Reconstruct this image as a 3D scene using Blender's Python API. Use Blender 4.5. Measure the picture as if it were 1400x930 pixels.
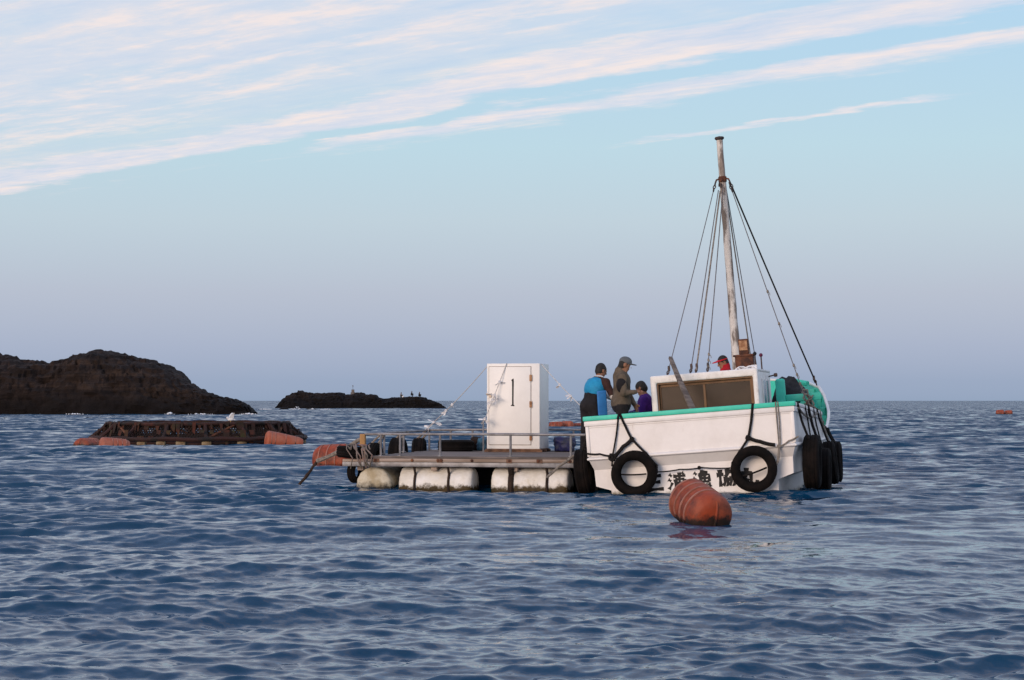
import bpy, bmesh, math, random
import numpy as np
from mathutils import Vector, Matrix, Euler
R = math.radians
PI = math.pi
for o in list(bpy.data.objects):
    bpy.data.objects.remove(o)
sc = bpy.context.scene
col = sc.collection

# ------------------------------------------------------------------ camera
CAM_H = 1.44
cam_d = bpy.data.cameras.new('camera')
cam_d.lens = 70.0
cam_d.sensor_width = 36.0
cam_d.shift_y = 0.0593
cam_d.clip_start = 0.1
cam_d.clip_end = 60000
cam = bpy.data.objects.new('camera', cam_d)
cam.location = (0, 0, CAM_H)
cam.rotation_euler = (R(90), 0, 0)
col.objects.link(cam)
sc.camera = cam

# ------------------------------------------------------------------ light
SUN_EL, SUN_AZ = 7.0, 212.0          # low evening sun behind the camera, to its left (azimuth clockwise from +Y)
sun_d = bpy.data.lights.new('sun', 'SUN')
sun_d.energy = 2.55
sun_d.angle = R(28)
sun_d.color = (1.0, 0.77, 0.61)
sun = bpy.data.objects.new('sun', sun_d)
sv = Vector((math.sin(R(SUN_AZ)) * math.cos(R(SUN_EL)), math.cos(R(SUN_AZ)) * math.cos(R(SUN_EL)), math.sin(R(SUN_EL))))
sun.rotation_euler = sv.to_track_quat('Z', 'Y').to_euler()
sun.location = (-20, -30, 30)
col.objects.link(sun)

sc.view_settings.view_transform = 'Standard'
sc.view_settings.look = 'None'
sc.view_settings.exposure = 0.0
sc.view_settings.gamma = 1.0
sc.view_settings.use_curve_mapping = False


def lin(r, g, b):
    f = lambda c: (c / 255 / 12.92) if c / 255 <= 0.04045 else ((c / 255 + 0.055) / 1.055) ** 2.4
    return (f(r), f(g), f(b), 1.0)


class NT:
    """small node helper"""
    def __init__(s, nt):
        s.nt = nt

    def n(s, t, **kw):
        nd = s.nt.nodes.new(t)
        for k, v in kw.items():
            if k.startswith('i_'):
                key = k[2:]
                key = int(key) if key.isdigit() else key.replace('_', ' ')
                nd.inputs[key].default_value = v
            else:
                setattr(nd, k, v)
        return nd

    def l(s, a, b):
        s.nt.links.new(a, b)

    def math(s, op, a, b=None, clamp=False):
        m = s.n('ShaderNodeMath', operation=op, use_clamp=clamp)
        for i, v in enumerate((a, b)):
            if v is None:
                continue
            if isinstance(v, (int, float)):
                m.inputs[i].default_value = v
            else:
                s.l(v, m.inputs[i])
        return m.outputs[0]

    def ramp(s, fac, stops, interp='LINEAR'):
        r = s.n('ShaderNodeValToRGB')
        r.color_ramp.interpolation = interp
        el = r.color_ramp.elements
        while len(el) < len(stops):
            el.new(0.5)
        for e, (p, c) in zip(el, stops):
            e.position = p
            e.color = c if not isinstance(c, (int, float)) else (c, c, c, 1)
        s.l(fac, r.inputs[0])
        return r.outputs[0]

    def mix(s, fac, a, b, mode='MIX'):
        m = s.n('ShaderNodeMix', data_type='RGBA', blend_type=mode)
        for sock, v in ((m.inputs[0], fac), (m.inputs[6], a), (m.inputs[7], b)):
            if isinstance(v, (int, float)):
                sock.default_value = v
            elif isinstance(v, tuple):
                sock.default_value = v
            else:
                s.l(v, sock)
        return m.outputs[2]

    def noise(s, vec, scale, detail=4, rough=0.55, dist=0.0):
        t = s.n('ShaderNodeTexNoise')
        t.inputs['Scale'].default_value = scale
        t.inputs['Detail'].default_value = detail
        t.inputs['Roughness'].default_value = rough
        t.inputs['Distortion'].default_value = dist
        if vec is not None:
            s.l(vec, t.inputs['Vector'])
        return t.outputs[0]

    def mapping(s, vec, scale=(1, 1, 1), rot=(0, 0, 0), loc=(0, 0, 0)):
        m = s.n('ShaderNodeMapping')
        m.inputs['Scale'].default_value = scale
        m.inputs['Rotation'].default_value = rot
        m.inputs['Location'].default_value = loc
        s.l(vec, m.inputs['Vector'])
        return m.outputs[0]


# ------------------------------------------------------------------ world: evening sky with high streaky cloud
def make_world():
    w = bpy.data.worlds.new('World')
    sc.world = w
    w.use_nodes = True
    w.node_tree.nodes.clear()
    N = NT(w.node_tree)
    out = N.n('ShaderNodeOutputWorld')
    bg = N.n('ShaderNodeBackground')
    N.l(bg.outputs[0], out.inputs[0])
    sky = N.n('ShaderNodeTexSky', sky_type='NISHITA', sun_disc=False)
    sky.sun_elevation = R(SUN_EL)
    sky.sun_rotation = R(SUN_AZ)
    sky.air_density = 1.0
    sky.dust_density = 1.5
    tc = N.n('ShaderNodeTexCoord')
    sep = N.n('ShaderNodeSeparateXYZ')
    N.l(tc.outputs['Generated'], sep.inputs[0])
    x, y, z = sep.outputs
    zc = N.math('MAXIMUM', z, 0.0)
    sq = N.math('SQRT', zc)
    grad = N.ramp(sq, [(0.0, lin(148, 166, 193)), (0.10, lin(155, 171, 198)), (0.165, lin(168, 180, 205)), (0.232, lin(182, 191, 210)),
                       (0.30, lin(191, 208, 221)), (0.356, lin(188, 216, 230)), (0.444, lin(178, 213, 239)), (0.60, lin(146, 190, 240)),
                       (0.80, lin(112, 158, 224)), (1.0, lin(104, 146, 210))])
    # high cloud sheet seen in perspective
    zs = N.math('MAXIMUM', z, 0.03)
    u = N.math('DIVIDE', x, zs)
    v = N.math('DIVIDE', y, zs)
    s_ = N.math('MULTIPLY', N.math('ADD', N.math('MULTIPLY', u, 1.02), v), 0.7071)
    t_ = N.math('MULTIPLY', N.math('SUBTRACT', u, v), 0.7071)
    cmb = N.n('ShaderNodeCombineXYZ')
    N.l(t_, cmb.inputs[0])
    N.l(s_, cmb.inputs[1])
    p = cmb.outputs[0]
    warp = N.noise(N.mapping(p, (0.55, 0.9, 1), loc=(3.1, 1.7, 0)), 1.0, 3, 0.5)
    warp2 = N.noise(N.mapping(p, (2.2, 3.0, 1), loc=(9.1, 4.7, 0)), 1.0, 4, 0.6)
    sk = N.math('ADD', s_, N.math('MULTIPLY', N.math('ADD', t_, 5.0), 0.09))
    sw = N.math('ADD', N.math('ADD', sk, N.math('MULTIPLY', N.math('SUBTRACT', warp, 0.5), 0.58)),
                N.math('MULTIPLY', N.math('SUBTRACT', warp2, 0.5), 0.42))
    S = N.math('DIVIDE', sw, 10.0)
    band = N.ramp(S, [(0.0, 0.55), (0.30, 0.60), (0.36, 0.68), (0.395, 0.58), (0.420, 0.40), (0.436, 0.86), (0.458, 0.95), (0.467, 0.62), (0.474, 0.20),
                      (0.481, 0.20), (0.488, 0.66), (0.496, 0.84), (0.506, 0.62), (0.516, 0.34), (0.530, 0.05), (0.545, 0.0), (0.569, 0.0), (0.5765, 0.66), (0.5800, 0.66), (0.5870, 0.0), (1.0, 0.0)])
    side = N.ramp(N.math('DIVIDE', N.math('ADD', t_, 10.0), 10.0), [(0.0, 0.0), (0.33, 0.15), (0.43, 1.0), (1.0, 1.0)])
    side2 = N.ramp(N.math('DIVIDE', N.math('ADD', t_, 10.0), 10.0), [(0.0, 0.0), (0.45, 0.0), (0.51, 1.0), (0.63, 1.0), (0.655, 0.25), (0.70, 0.6), (1.0, 0.5)])
    isC = N.ramp(S, [(0.0, 0.0), (0.55, 0.0), (0.552, 1.0), (1.0, 1.0)])
    side = N.math('MULTIPLY', side, N.math('ADD', N.math('MULTIPLY', isC, side2), N.math('SUBTRACT', 1.0, isC)))
    low = N.ramp(S, [(0.0, 1.0), (0.452, 1.0), (0.480, 0.62), (0.515, 0.0), (1.0, 0.0)])
    band = N.math('MULTIPLY', band, N.math('MAXIMUM', side, low))
    stre = N.noise(N.mapping(p, (0.9, 5.0, 1), loc=(1.3, 8.2, 0)), 1.0, 6, 0.62, 0.3)
    fine = N.noise(N.mapping(p, (5.5, 10.0, 1), loc=(5.3, 2.2, 0)), 1.0, 5, 0.65, 0.3)
    big = N.noise(N.mapping(p, (0.5, 1.6, 1), loc=(7.7, 0.4, 0)), 1.0, 3, 0.5)
    d = N.math('ADD', N.math('ADD', N.math('MULTIPLY', stre, 1.25), N.math('MULTIPLY', fine, 0.55)), N.math('MULTIPLY', big, 0.5))
    d = N.math('ADD', N.math('SUBTRACT', d, 1.15), N.math('MULTIPLY', N.math('SUBTRACT', band, 0.45), 1.5))
    mr = N.n('ShaderNodeMapRange', interpolation_type='SMOOTHSTEP')
    mr.inputs['From Min'].default_value = -0.30
    mr.inputs['From Max'].default_value = 0.62
    N.l(d, mr.inputs['Value'])
    exist = N.math('MULTIPLY', mr.outputs[0], N.math('MINIMUM', N.math('MULTIPLY', band, 4.0), 1.0))
    veil = N.math('MULTIPLY', N.ramp(S, [(0.0, 0.85), (0.37, 0.85), (0.425, 0.50), (0.465, 0.0), (1.0, 0.0)]), N.ramp(big, [(0.30, 0.35), (0.60, 1.0)]))
    exist = N.math('MAXIMUM', exist, veil)
    lit = N.ramp(N.math('ADD', N.math('MULTIPLY', stre, 0.6), N.math('MULTIPLY', fine, 0.4)),
                 [(0.32, lin(205, 215, 236)), (0.49, lin(225, 224, 235)), (0.62, lin(250, 233, 229))])
    cl = N.mix(N.math('MULTIPLY', exist, 0.90), grad, lit)
    skyk = N.mix(1.0, sky.outputs[0], (0.10, 0.10, 0.10, 1), 'MULTIPLY')
    res = N.mix(0.10, cl, skyk)
    N.l(res, bg.inputs[0])
    bg.inputs[1].default_value = 1.06


make_world()


# ------------------------------------------------------------------ materials
MATS = {}


def pm(name, c1, c2=None, scale=3.0, thr=(0.42, 0.62), rough=0.6, rough2=None, bump=0.15, bscale=30.0, bdist=0.01,
       stretch=(1, 1, 1), spec=0.4, metal=0.0, c3=None, scale3=1.2, thr3=(0.5, 0.7), detail=5, stretch3=(1, 1, 1), world=False, fine=0.10):
    """procedural painted / weathered surface: base, blotches, second stains, grain, fine relief"""
    if name in MATS:
        return MATS[name]
    m = bpy.data.materials.new(name)
    m.use_nodes = True
    N = NT(m.node_tree)
    b = m.node_tree.nodes['Principled BSDF']
    b.inputs['Roughness'].default_value = rough
    b.inputs['Metallic'].default_value = metal
    b.inputs['Specular IOR Level'].default_value = spec
    if world:
        co = N.n('ShaderNodeNewGeometry').outputs['Position']
    else:
        co = N.n('ShaderNodeTexCoord').outputs['Object']
    base = tuple(c1) + (1,) if len(c1) == 3 else c1
    colr = base
    fac = None
    if c2 is not None:
        fac = N.ramp(N.noise(N.mapping(co, stretch), scale, detail, 0.6), [(thr[0], 0.0), (thr[1], 1.0)])
        colr = N.mix(fac, base, tuple(c2) + (1,) if len(c2) == 3 else c2)
    if c3 is not None:
        f3 = N.ramp(N.noise(N.mapping(co, stretch3, loc=(4.2, 1.1, 7.7)), scale3, 6, 0.65), [(thr3[0], 0.0), (thr3[1], 1.0)])
        colr = N.mix(f3, colr, tuple(c3) + (1,) if len(c3) == 3 else c3)
    if fine > 0:
        fn = N.noise(N.mapping(co, stretch), bscale * 0.6, 4, 0.7)
        g = N.ramp(fn, [(0.3, 1.0 - fine), (0.7, 1.0 + fine)])
        colr = N.mix(1.0, colr, g, 'MULTIPLY')
    if isinstance(colr, tuple):
        b.inputs['Base Color'].default_value = colr
    else:
        N.l(colr, b.inputs['Base Color'])
    if rough2 is not None and fac is not None:
        rr = N.ramp(fac, [(0.0, rough), (1.0, rough2)])
        N.l(rr, b.inputs['Roughness'])
    if bump > 0:
        bp = N.n('ShaderNodeBump')
        bp.inputs['Strength'].default_value = bump
        bp.inputs['Distance'].default_value = bdist
        N.l(N.noise(N.mapping(co, stretch), bscale, 5, 0.65), bp.inputs['Height'])
        N.l(bp.outputs[0], b.inputs['Normal'])
    MATS[name] = m
    return m


def growth(m, z0, z1, c, c_top=None):
    """weed and slime growing on a floating thing up to the splash line (world height, ragged)"""
    N = NT(m.node_tree)
    b = m.node_tree.nodes['Principled BSDF']
    geo = N.n('ShaderNodeNewGeometry')
    sep = N.n('ShaderNodeSeparateXYZ')
    N.l(geo.outputs['Position'], sep.inputs[0])
    nz = N.noise(geo.outputs['Position'], 9.0, 5, 0.7)
    hz = N.math('ADD', sep.outputs[2], N.math('MULTIPLY', N.math('SUBTRACT', nz, 0.5), -0.28))
    mr = N.n('ShaderNodeMapRange')
    mr.inputs['From Min'].default_value = z0
    mr.inputs['From Max'].default_value = z1
    mr.inputs['To Min'].default_value = 1.0
    mr.inputs['To Max'].default_value = 0.0
    N.l(hz, mr.inputs['Value'])
    src = b.inputs['Base Color']
    old = src.links[0].from_socket if src.links else tuple(src.default_value)
    cc = N.mix(N.noise(geo.outputs['Position'], 14.0, 3, 0.6), c, c_top or c)
    new = N.mix(mr.outputs[0], old, cc)
    N.l(new, b.inputs['Base Color'])
    return m


M_white = pm('boat_white', (0.80, 0.775, 0.755), (0.70, 0.665, 0.635), 1.6, (0.45, 0.75), rough=0.42, bump=0.10, bscale=14, bdist=0.008,
             c3=(0.52, 0.46, 0.40), scale3=2.4, thr3=(0.66, 0.86), stretch3=(3.2, 3.2, 0.7), fine=0.03)
growth(M_white, -0.07, 0.01, (0.09, 0.085, 0.05, 1), (0.25, 0.22, 0.15, 1))
M_cabwhite = pm('cabin_white', (0.80, 0.78, 0.76), (0.62, 0.57, 0.52), 2.5, (0.52, 0.8), rough=0.5, bump=0.15, bscale=20, bdist=0.008,
                c3=(0.36, 0.28, 0.21), scale3=3.0, thr3=(0.56, 0.80), stretch3=(2.0, 2.0, 1.5), fine=0.05)
M_green = pm('green_paint', (0.06, 0.62, 0.45), (0.045, 0.52, 0.38), 3.0, (0.4, 0.7), rough=0.5, bump=0.15, bscale=18, c3=(0.10, 0.13, 0.10),
             scale3=4.0, thr3=(0.66, 0.8), fine=0.06)
M_black = pm('tyre_rubber', (0.005, 0.0045, 0.0045), (0.011, 0.008, 0.007), 6, rough=0.9, bump=0.5, bscale=30, bdist=0.012, spec=0.12)
M_blackpaint = pm('black_paint', (0.012, 0.011, 0.012), rough=0.6, bump=0.1, spec=0.3)
M_brownwood = pm('brown_window_wood', (0.20, 0.105, 0.045), (0.13, 0.065, 0.03), 4, rough=0.55, bump=0.2, bscale=25, stretch=(1, 1, 0.25))
M_glass = pm('dark_brown_pane', (0.030, 0.018, 0.011), (0.045, 0.027, 0.016), 1.5, rough=0.3, bump=0.05, bscale=4, spec=0.15, fine=0.03)
M_greywood = pm('grey_weathered_wood', (0.19, 0.155, 0.13), (0.085, 0.065, 0.055), 5, rough=0.85, bump=0.6, bscale=30, stretch=(0.35, 2.5, 2.5), bdist=0.01)
M_plank = pm('deck_wood', (0.20, 0.165, 0.15), (0.10, 0.085, 0.08), 2.5, rough=0.85, bump=0.6, bscale=18, stretch=(0.25, 3, 3), bdist=0.01, c3=(0.05, 0.045, 0.03),
             scale3=2, thr3=(0.55, 0.75))
M_beam = pm('pale_timber', (0.40, 0.32, 0.27), (0.22, 0.16, 0.12), 3.0, rough=0.8, bump=0.4, bscale=20, stretch=(0.3, 2, 3), c3=(0.10, 0.05, 0.03),
            scale3=3.5, thr3=(0.62, 0.75))
M_steel = pm('galvanised_steel', (0.26, 0.26, 0.275), (0.17, 0.165, 0.17), 5, rough=0.5, metal=0.4, bump=0.1, bscale=25, c3=(0.16, 0.07, 0.035), scale3=4,
             thr3=(0.63, 0.76))
M_rust = pm('rusty_iron', (0.14, 0.052, 0.026), (0.05, 0.022, 0.016), 7, rough=0.85, bump=0.6, bscale=40, c3=(0.28, 0.12, 0.05), scale3=5, thr3=(0.58, 0.75))
M_cage = pm('rusted_cage_pipe', (0.034, 0.010, 0.007), (0.010, 0.007, 0.006), 2.0, rough=0.8, bump=0.6, bscale=15, c3=(0.085, 0.022, 0.012), scale3=1.5,
            thr3=(0.6, 0.75), bdist=0.03)
M_net = pm('dark_net', (0.010, 0.006, 0.005), (0.020, 0.009, 0.006), 1.5, rough=0.95, bump=0.3)
M_float = pm('white_float_skin', (0.82, 0.80, 0.76), (0.74, 0.70, 0.62), 3.0, rough=0.6, bump=0.6, bscale=9, stretch=(1, 1, 1), bdist=0.03, c3=(0.45, 0.36, 0.20), scale3=3,
             thr3=(0.68, 0.86))
growth(M_float, -0.035, 0.03, (0.012, 0.012, 0.006, 1), (0.10, 0.06, 0.015, 1))
M_floatend = pm('float_end_skin', (0.62, 0.57, 0.45), (0.42, 0.35, 0.23), 5.0, rough=0.7, bump=0.6, bscale=12, bdist=0.03)
growth(M_floatend, -0.05, 0.06, (0.010, 0.010, 0.006, 1), (0.03, 0.022, 0.01, 1))
M_orange = pm('orange_plastic', (0.30, 0.046, 0.012), (0.26, 0.065, 0.030), 3, rough=0.6, bump=0.15, bscale=12, c3=(0.085, 0.022, 0.012), scale3=3.4, thr3=(0.50, 0.70), fine=0.18)
growth(M_orange, 0.0, 0.07, (0.010, 0.008, 0.007, 1), (0.04, 0.018, 0.01, 1))
M_orange2 = pm('faded_orange_plastic', (0.33, 0.080, 0.038), (0.33, 0.11, 0.065), 3, rough=0.6, bump=0.15, bscale=12, c3=(0.30, 0.08, 0.04), scale3=3, thr3=(0.62, 0.78))
growth(M_orange2, -0.10, -0.03, (0.010, 0.008, 0.007, 1), (0.04, 0.018, 0.01, 1))
M_band = pm('faded_pink_band', (0.34, 0.15, 0.11), (0.22, 0.08, 0.05), 6, rough=0.6, bump=0.1)
growth(M_band, 0.0, 0.07, (0.010, 0.008, 0.007, 1), (0.03, 0.014, 0.01, 1))
M_ropeblack = pm('black_rope', (0.010, 0.009, 0.009), (0.02, 0.017, 0.016), 30, rough=0.9, bump=0.5, bscale=120, spec=0.2)
M_ropegrey = pm('grey_rope', (0.26, 0.23, 0.20), (0.14, 0.12, 0.10), 20, rough=0.9, bump=0.5, bscale=120, spec=0.2)
M_ropewhite = pm('pale_rope', (0.58, 0.57, 0.56), (0.42, 0.40, 0.38), 20, rough=0.9, bump=0.4, bscale=120, spec=0.2)
M_weedrope = pm('weedy_rope', (0.022, 0.013, 0.010), (0.05, 0.03, 0.02), 8, rough=0.95, bump=0.8, bscale=30, bdist=0.03)
M_rag = pm('white_plastic_rag', (0.74, 0.74, 0.75), (0.60, 0.60, 0.62), 5, rough=0.5, bump=0.2)
M_mast = pm('flaking_mast', (0.64, 0.60, 0.55), (0.20, 0.165, 0.14), 3.6, (0.475, 0.545), rough=0.8, bump=0.5, bscale=25, stretch=(1.6, 1.6, 0.42),
            c3=(0.33, 0.28, 0.24), scale3=5, thr3=(0.58, 0.68), stretch3=(2, 2, 0.5))
M_darkmetal = pm('dark_fitting', (0.055, 0.045, 0.042), (0.10, 0.06, 0.045), 8, rough=0.7, bump=0.4, metal=0.2)
M_cabinet = pm('cabinet_white', (0.80, 0.785, 0.755), (0.73, 0.71, 0.675), 2.0, (0.5, 0.8), rough=0.45, bump=0.04, bscale=10, fine=0.02, c3=(0.55, 0.45, 0.36),
               scale3=2.2, thr3=(0.70, 0.86), stretch3=(2, 2, 0.8))
M_hinge = pm('rusty_hinge', (0.42, 0.24, 0.13), (0.24, 0.11, 0.05), 12, rough=0.8)
M_pallet = pm('rusty_pallet', (0.22, 0.12, 0.075), (0.09, 0.05, 0.035), 5, rough=0.85, bump=0.5)
M_rock = None


# ------------------------------------------------------------------ mesh helpers
class MB:
    def __init__(s):
        s.v, s.f, s.mi = [], [], []

    def add(s, vs, fs, mi=0):
        o = len(s.v)
        s.v += [tuple(p) for p in vs]
        s.f += [tuple(i + o for i in q) for q in fs]
        s.mi += [mi] * len(fs)
        return s

    def box(s, c, size, rot=None, mi=0):
        x, y, z = (k / 2 for k in size)
        vs = [Vector((a * x, b * y, d * z)) for d in (-1, 1) for b in (-1, 1) for a in (-1, 1)]
        if rot is not None:
            mt = Euler(rot).to_matrix() if not isinstance(rot, Matrix) else rot
            vs = [mt @ p for p in vs]
        c = Vector(c)
        return s.add([p + c for p in vs], [(0, 2, 3, 1), (4, 5, 7, 6), (0, 1, 5, 4), (2, 6, 7, 3), (0, 4, 6, 2), (1, 3, 7, 5)], mi)

    def b2(s, p0, p1, mi=0):
        c = [(a + b) / 2 for a, b in zip(p0, p1)]
        return s.box(c, [abs(b - a) for a, b in zip(p0, p1)], None, mi)

    def tube(s, pts, r, n=8, mi=0, caps=True, sag=0.0):
        """tube along points; r number or list"""
        pts = [Vector(p) for p in pts]
        rs = r if isinstance(r, (list, tuple)) else [r] * len(pts)
        vs, fs = [], []
        up = None
        for i, p in enumerate(pts):
            d = (pts[min(i + 1, len(pts) - 1)] - pts[max(i - 1, 0)])
            d = d.normalized() if d.length > 1e-9 else Vector((0, 0, 1))
            if up is None:
                up = Vector((0, 0, 1)) if abs(d.z) < 0.9 else Vector((1, 0, 0))
            a = d.cross(up)
            if a.length < 1e-6:
                a = d.cross(Vector((1, 0.3, 0)))
            a.normalize()
            b = a.cross(d)
            up = b
            for k in range(n):
                t = 2 * PI * k / n
                vs.append(p + (a * math.cos(t) + b * math.sin(t)) * rs[i])
        for i in range(len(pts) - 1):
            for k in range(n):
                k2 = (k + 1) % n
                fs.append((i * n + k, i * n + k2, (i + 1) * n + k2, (i + 1) * n + k))
        if caps:
            fs.append(tuple(range(n))[::-1])
            fs.append(tuple((len(pts) - 1) * n + k for k in range(n)))
        return s.add(vs, fs, mi)

    def lathe(s, prof, n=32, axis='Z', mi=0, c=(0, 0, 0), wob=None):
        """prof list of (radius, height)"""
        vs, fs = [], []
        for i, (r, h) in enumerate(prof):
            for k in range(n):
                t = 2 * PI * k / n
                rr = r if wob is None else r * wob(t, h)
                a, b = rr * math.cos(t), rr * math.sin(t)
                p = (a, b, h) if axis == 'Z' else ((h, a, b) if axis == 'X' else (b, h, a))
                vs.append((p[0] + c[0], p[1] + c[1], p[2] + c[2]))
        for i in range(len(prof) - 1):
            for k in range(n):
                k2 = (k + 1) % n
                fs.append((i * n + k, i * n + k2, (i + 1) * n + k2, (i + 1) * n + k))
        if prof[0][0] > 1e-6 and prof[0] != prof[-1]:
            fs.append(tuple(range(n))[::-1])
        if prof[-1][0] > 1e-6 and prof[0] != prof[-1]:
            fs.append(tuple((len(prof) - 1) * n + k for k in range(n)))
        return s.add(vs, fs, mi)

    def sweep(s, path, sect, closed=False, mi=0, up=Vector((0, 0, 1))):
        """rectangular/any section [(out,up)] along a path; 'out' is horizontal to the right of the path"""
        path = [Vector(p) for p in path]
        n = len(path)
        vs, fs = [], []
        m = len(sect)
        for i, p in enumerate(path):
            if closed:
                d0, d1 = path[i] - path[i - 1], path[(i + 1) % n] - path[i]
            else:
                d0 = path[i] - path[i - 1] if i > 0 else path[1] - path[0]
                d1 = path[i + 1] - path[i] if i < n - 1 else d0
            d0 = Vector((d0.x, d0.y, 0)); d1 = Vector((d1.x, d1.y, 0))
            if d0.length < 1e-6: d0 = d1
            if d1.length < 1e-6: d1 = d0
            d0.normalize(); d1.normalize()
            r0, r1 = d0.cross(up), d1.cross(up)
            r = (r0 + r1)
            r.normalize()
            k = 1.0 / max(0.5, r.dot(r0))
            for a, b in sect:
                vs.append(p + r * a * k + up * b)
        segs = n if closed else n - 1
        for i in range(segs):
            j = (i + 1) % n
            for q in range(m):
                q2 = (q + 1) % m
                fs.append((i * m + q, j * m + q, j * m + q2, i * m + q2))
        if not closed:
            fs.append(tuple(range(m)))
            fs.append(tuple((n - 1) * m + q for q in range(m))[::-1])
        return s.add(vs, fs, mi)

    def build(s, name, mats, parent=None, bev=0.0, smooth=True, ang=38, loc=None, rot=None, seg=2):
        me = bpy.data.meshes.new(name)
        me.from_pydata(s.v, [], s.f)
        mats = mats if isinstance(mats, (list, tuple)) else [mats]
        for m in mats:
            me.materials.append(m)
        if len(mats) > 1:
            me.polygons.foreach_set('material_index', s.mi)
        bm = bmesh.new()
        bm.from_mesh(me)
        bmesh.ops.recalc_face_normals(bm, faces=bm.faces)
        if bev > 0:
            es = [e for e in bm.edges if len(e.link_faces) == 2 and e.calc_face_angle(0) > R(35)]
            bmesh.ops.bevel(bm, geom=es, offset=bev, segments=seg, profile=0.5, affect='EDGES', clamp_overlap=True)
        bm.to_mesh(me)
        bm.free()
        if smooth:
            me.polygons.foreach_set('use_smooth', [True] * len(me.polygons))
            me.set_sharp_from_angle(angle=R(ang))
        me.update()
        return link(name, me, parent, loc, rot)


def link(name, me, parent=None, loc=None, rot=None):
    o = bpy.data.objects.new(name, me)
    col.objects.link(o)
    if parent is not None:
        o.parent = parent
    if loc is not None:
        o.location = loc
    if rot is not None:
        o.rotation_euler = rot
    return o


def tag(o, label=None, cat=None, group=None, kind=None):
    for k, v in (('label', label), ('category', cat), ('group', group), ('kind', kind)):
        if v:
            o[k] = v
    return o


def empty(name, loc=(0, 0, 0), rot=(0, 0, 0), label=None, cat=None, group=None):
    o = bpy.data.objects.new(name, None)
    o.empty_display_size = 0.1
    o.location = loc
    o.rotation_euler = rot
    col.objects.link(o)
    return tag(o, label, cat, group)


def sagline(a, b, sag, n=14, jit=0.0, rnd=None):
    a, b = Vector(a), Vector(b)
    out = []
    for i in range(n + 1):
        t = i / n
        p = a.lerp(b, t) - Vector((0, 0, sag * 4 * t * (1 - t)))
        if jit and rnd and 0 < i < n:
            p += Vector((rnd.uniform(-jit, jit), rnd.uniform(-jit, jit), rnd.uniform(-jit, jit)))
        out.append(p)
    return out


# ------------------------------------------------------------------ sea
_rs = np.random.RandomState(11)
NW = 190
_lam = np.exp(_rs.uniform(math.log(0.10), math.log(9.0), NW))
_k = 2 * PI / _lam
_spread = np.where(_lam > 3, 0.30, np.where(_lam > 0.8, 0.40, 0.60))
_ang = R(-82) + _rs.normal(0, 1, NW) * _spread
_dir = np.stack([np.cos(_ang), np.sin(_ang)], 1)
_S = 0.225 * math.sqrt(2 / NW)
_w = np.interp(np.log(_lam), np.log([0.10, 0.2, 0.4, 0.8, 1.6, 3.0, 9.0]), [1.15, 1.55, 1.40, 0.95, 0.62, 0.42, 0.22])
_amp = _S / _k * _w
_ph = _rs.uniform(0, 2 * PI, NW)
Q = 0.75


def gust(x, y):
    g = (np.sin(x * 0.21 + y * 0.083 + 1.0) + np.sin(-x * 0.13 + y * 0.17 + 2.2) + np.sin(x * 0.37 - y * 0.11 + 0.3) + np.sin(x * 0.09 + y * 0.31 + 4.0)) * 0.25
    return np.clip(1.0 + 0.85 * g, 0.35, 1.7)


def wave(x, y, sp=0.0):
    """height and horizontal shift of the water at rest position x, y; sp = grid spacing (fades what the grid cannot hold)"""
    x = np.asarray(x, dtype=np.float32)
    y = np.asarray(y, dtype=np.float32)
    sp = np.broadcast_to(np.asarray(sp, dtype=np.float32), x.shape)
    h = np.zeros_like(x)
    dx = np.zeros_like(x)
    dy = np.zeros_like(x)
    gs = gust(x, y)
    # open water beyond the moorings is rougher than the lee where the camera floats
    rough = (1.0 + 0.55 * np.clip((y - 26.0) / 50.0, 0, 1)).astype(np.float32)
    B = 40000
    for s0 in range(0, len(x), B):
        sl = slice(s0, s0 + B)
        X_, Y_, S_, G_, O_ = x[sl], y[sl], np.maximum(sp[sl], 1e-6), gs[sl], rough[sl]
        smin = S_.min()
        for i in range(NW):
            if _lam[i] / smin < 1.8:
                continue
            a = np.float32(_amp[i]) * np.clip((np.float32(_lam[i]) / S_ - 1.8) / 1.6, 0, 1)
            if _lam[i] < 0.9:
                a = a * G_
            if _lam[i] < 4.0:
                a = a * O_
            th = np.float32(_k[i] * _dir[i, 0]) * X_ + np.float32(_k[i] * _dir[i, 1]) * Y_ + np.float32(_ph[i])
            h[sl] += a * np.cos(th)
            sn = a * np.sin(th) * np.float32(Q)
            dx[sl] -= np.float32(_dir[i, 0]) * sn
            dy[sl] -= np.float32(_dir[i, 1]) * sn
    return h - np.float32(0.055), dx, dy


def sea_z(x, y):
    return float(wave(np.array([x]), np.array([y]))[0][0])


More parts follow.
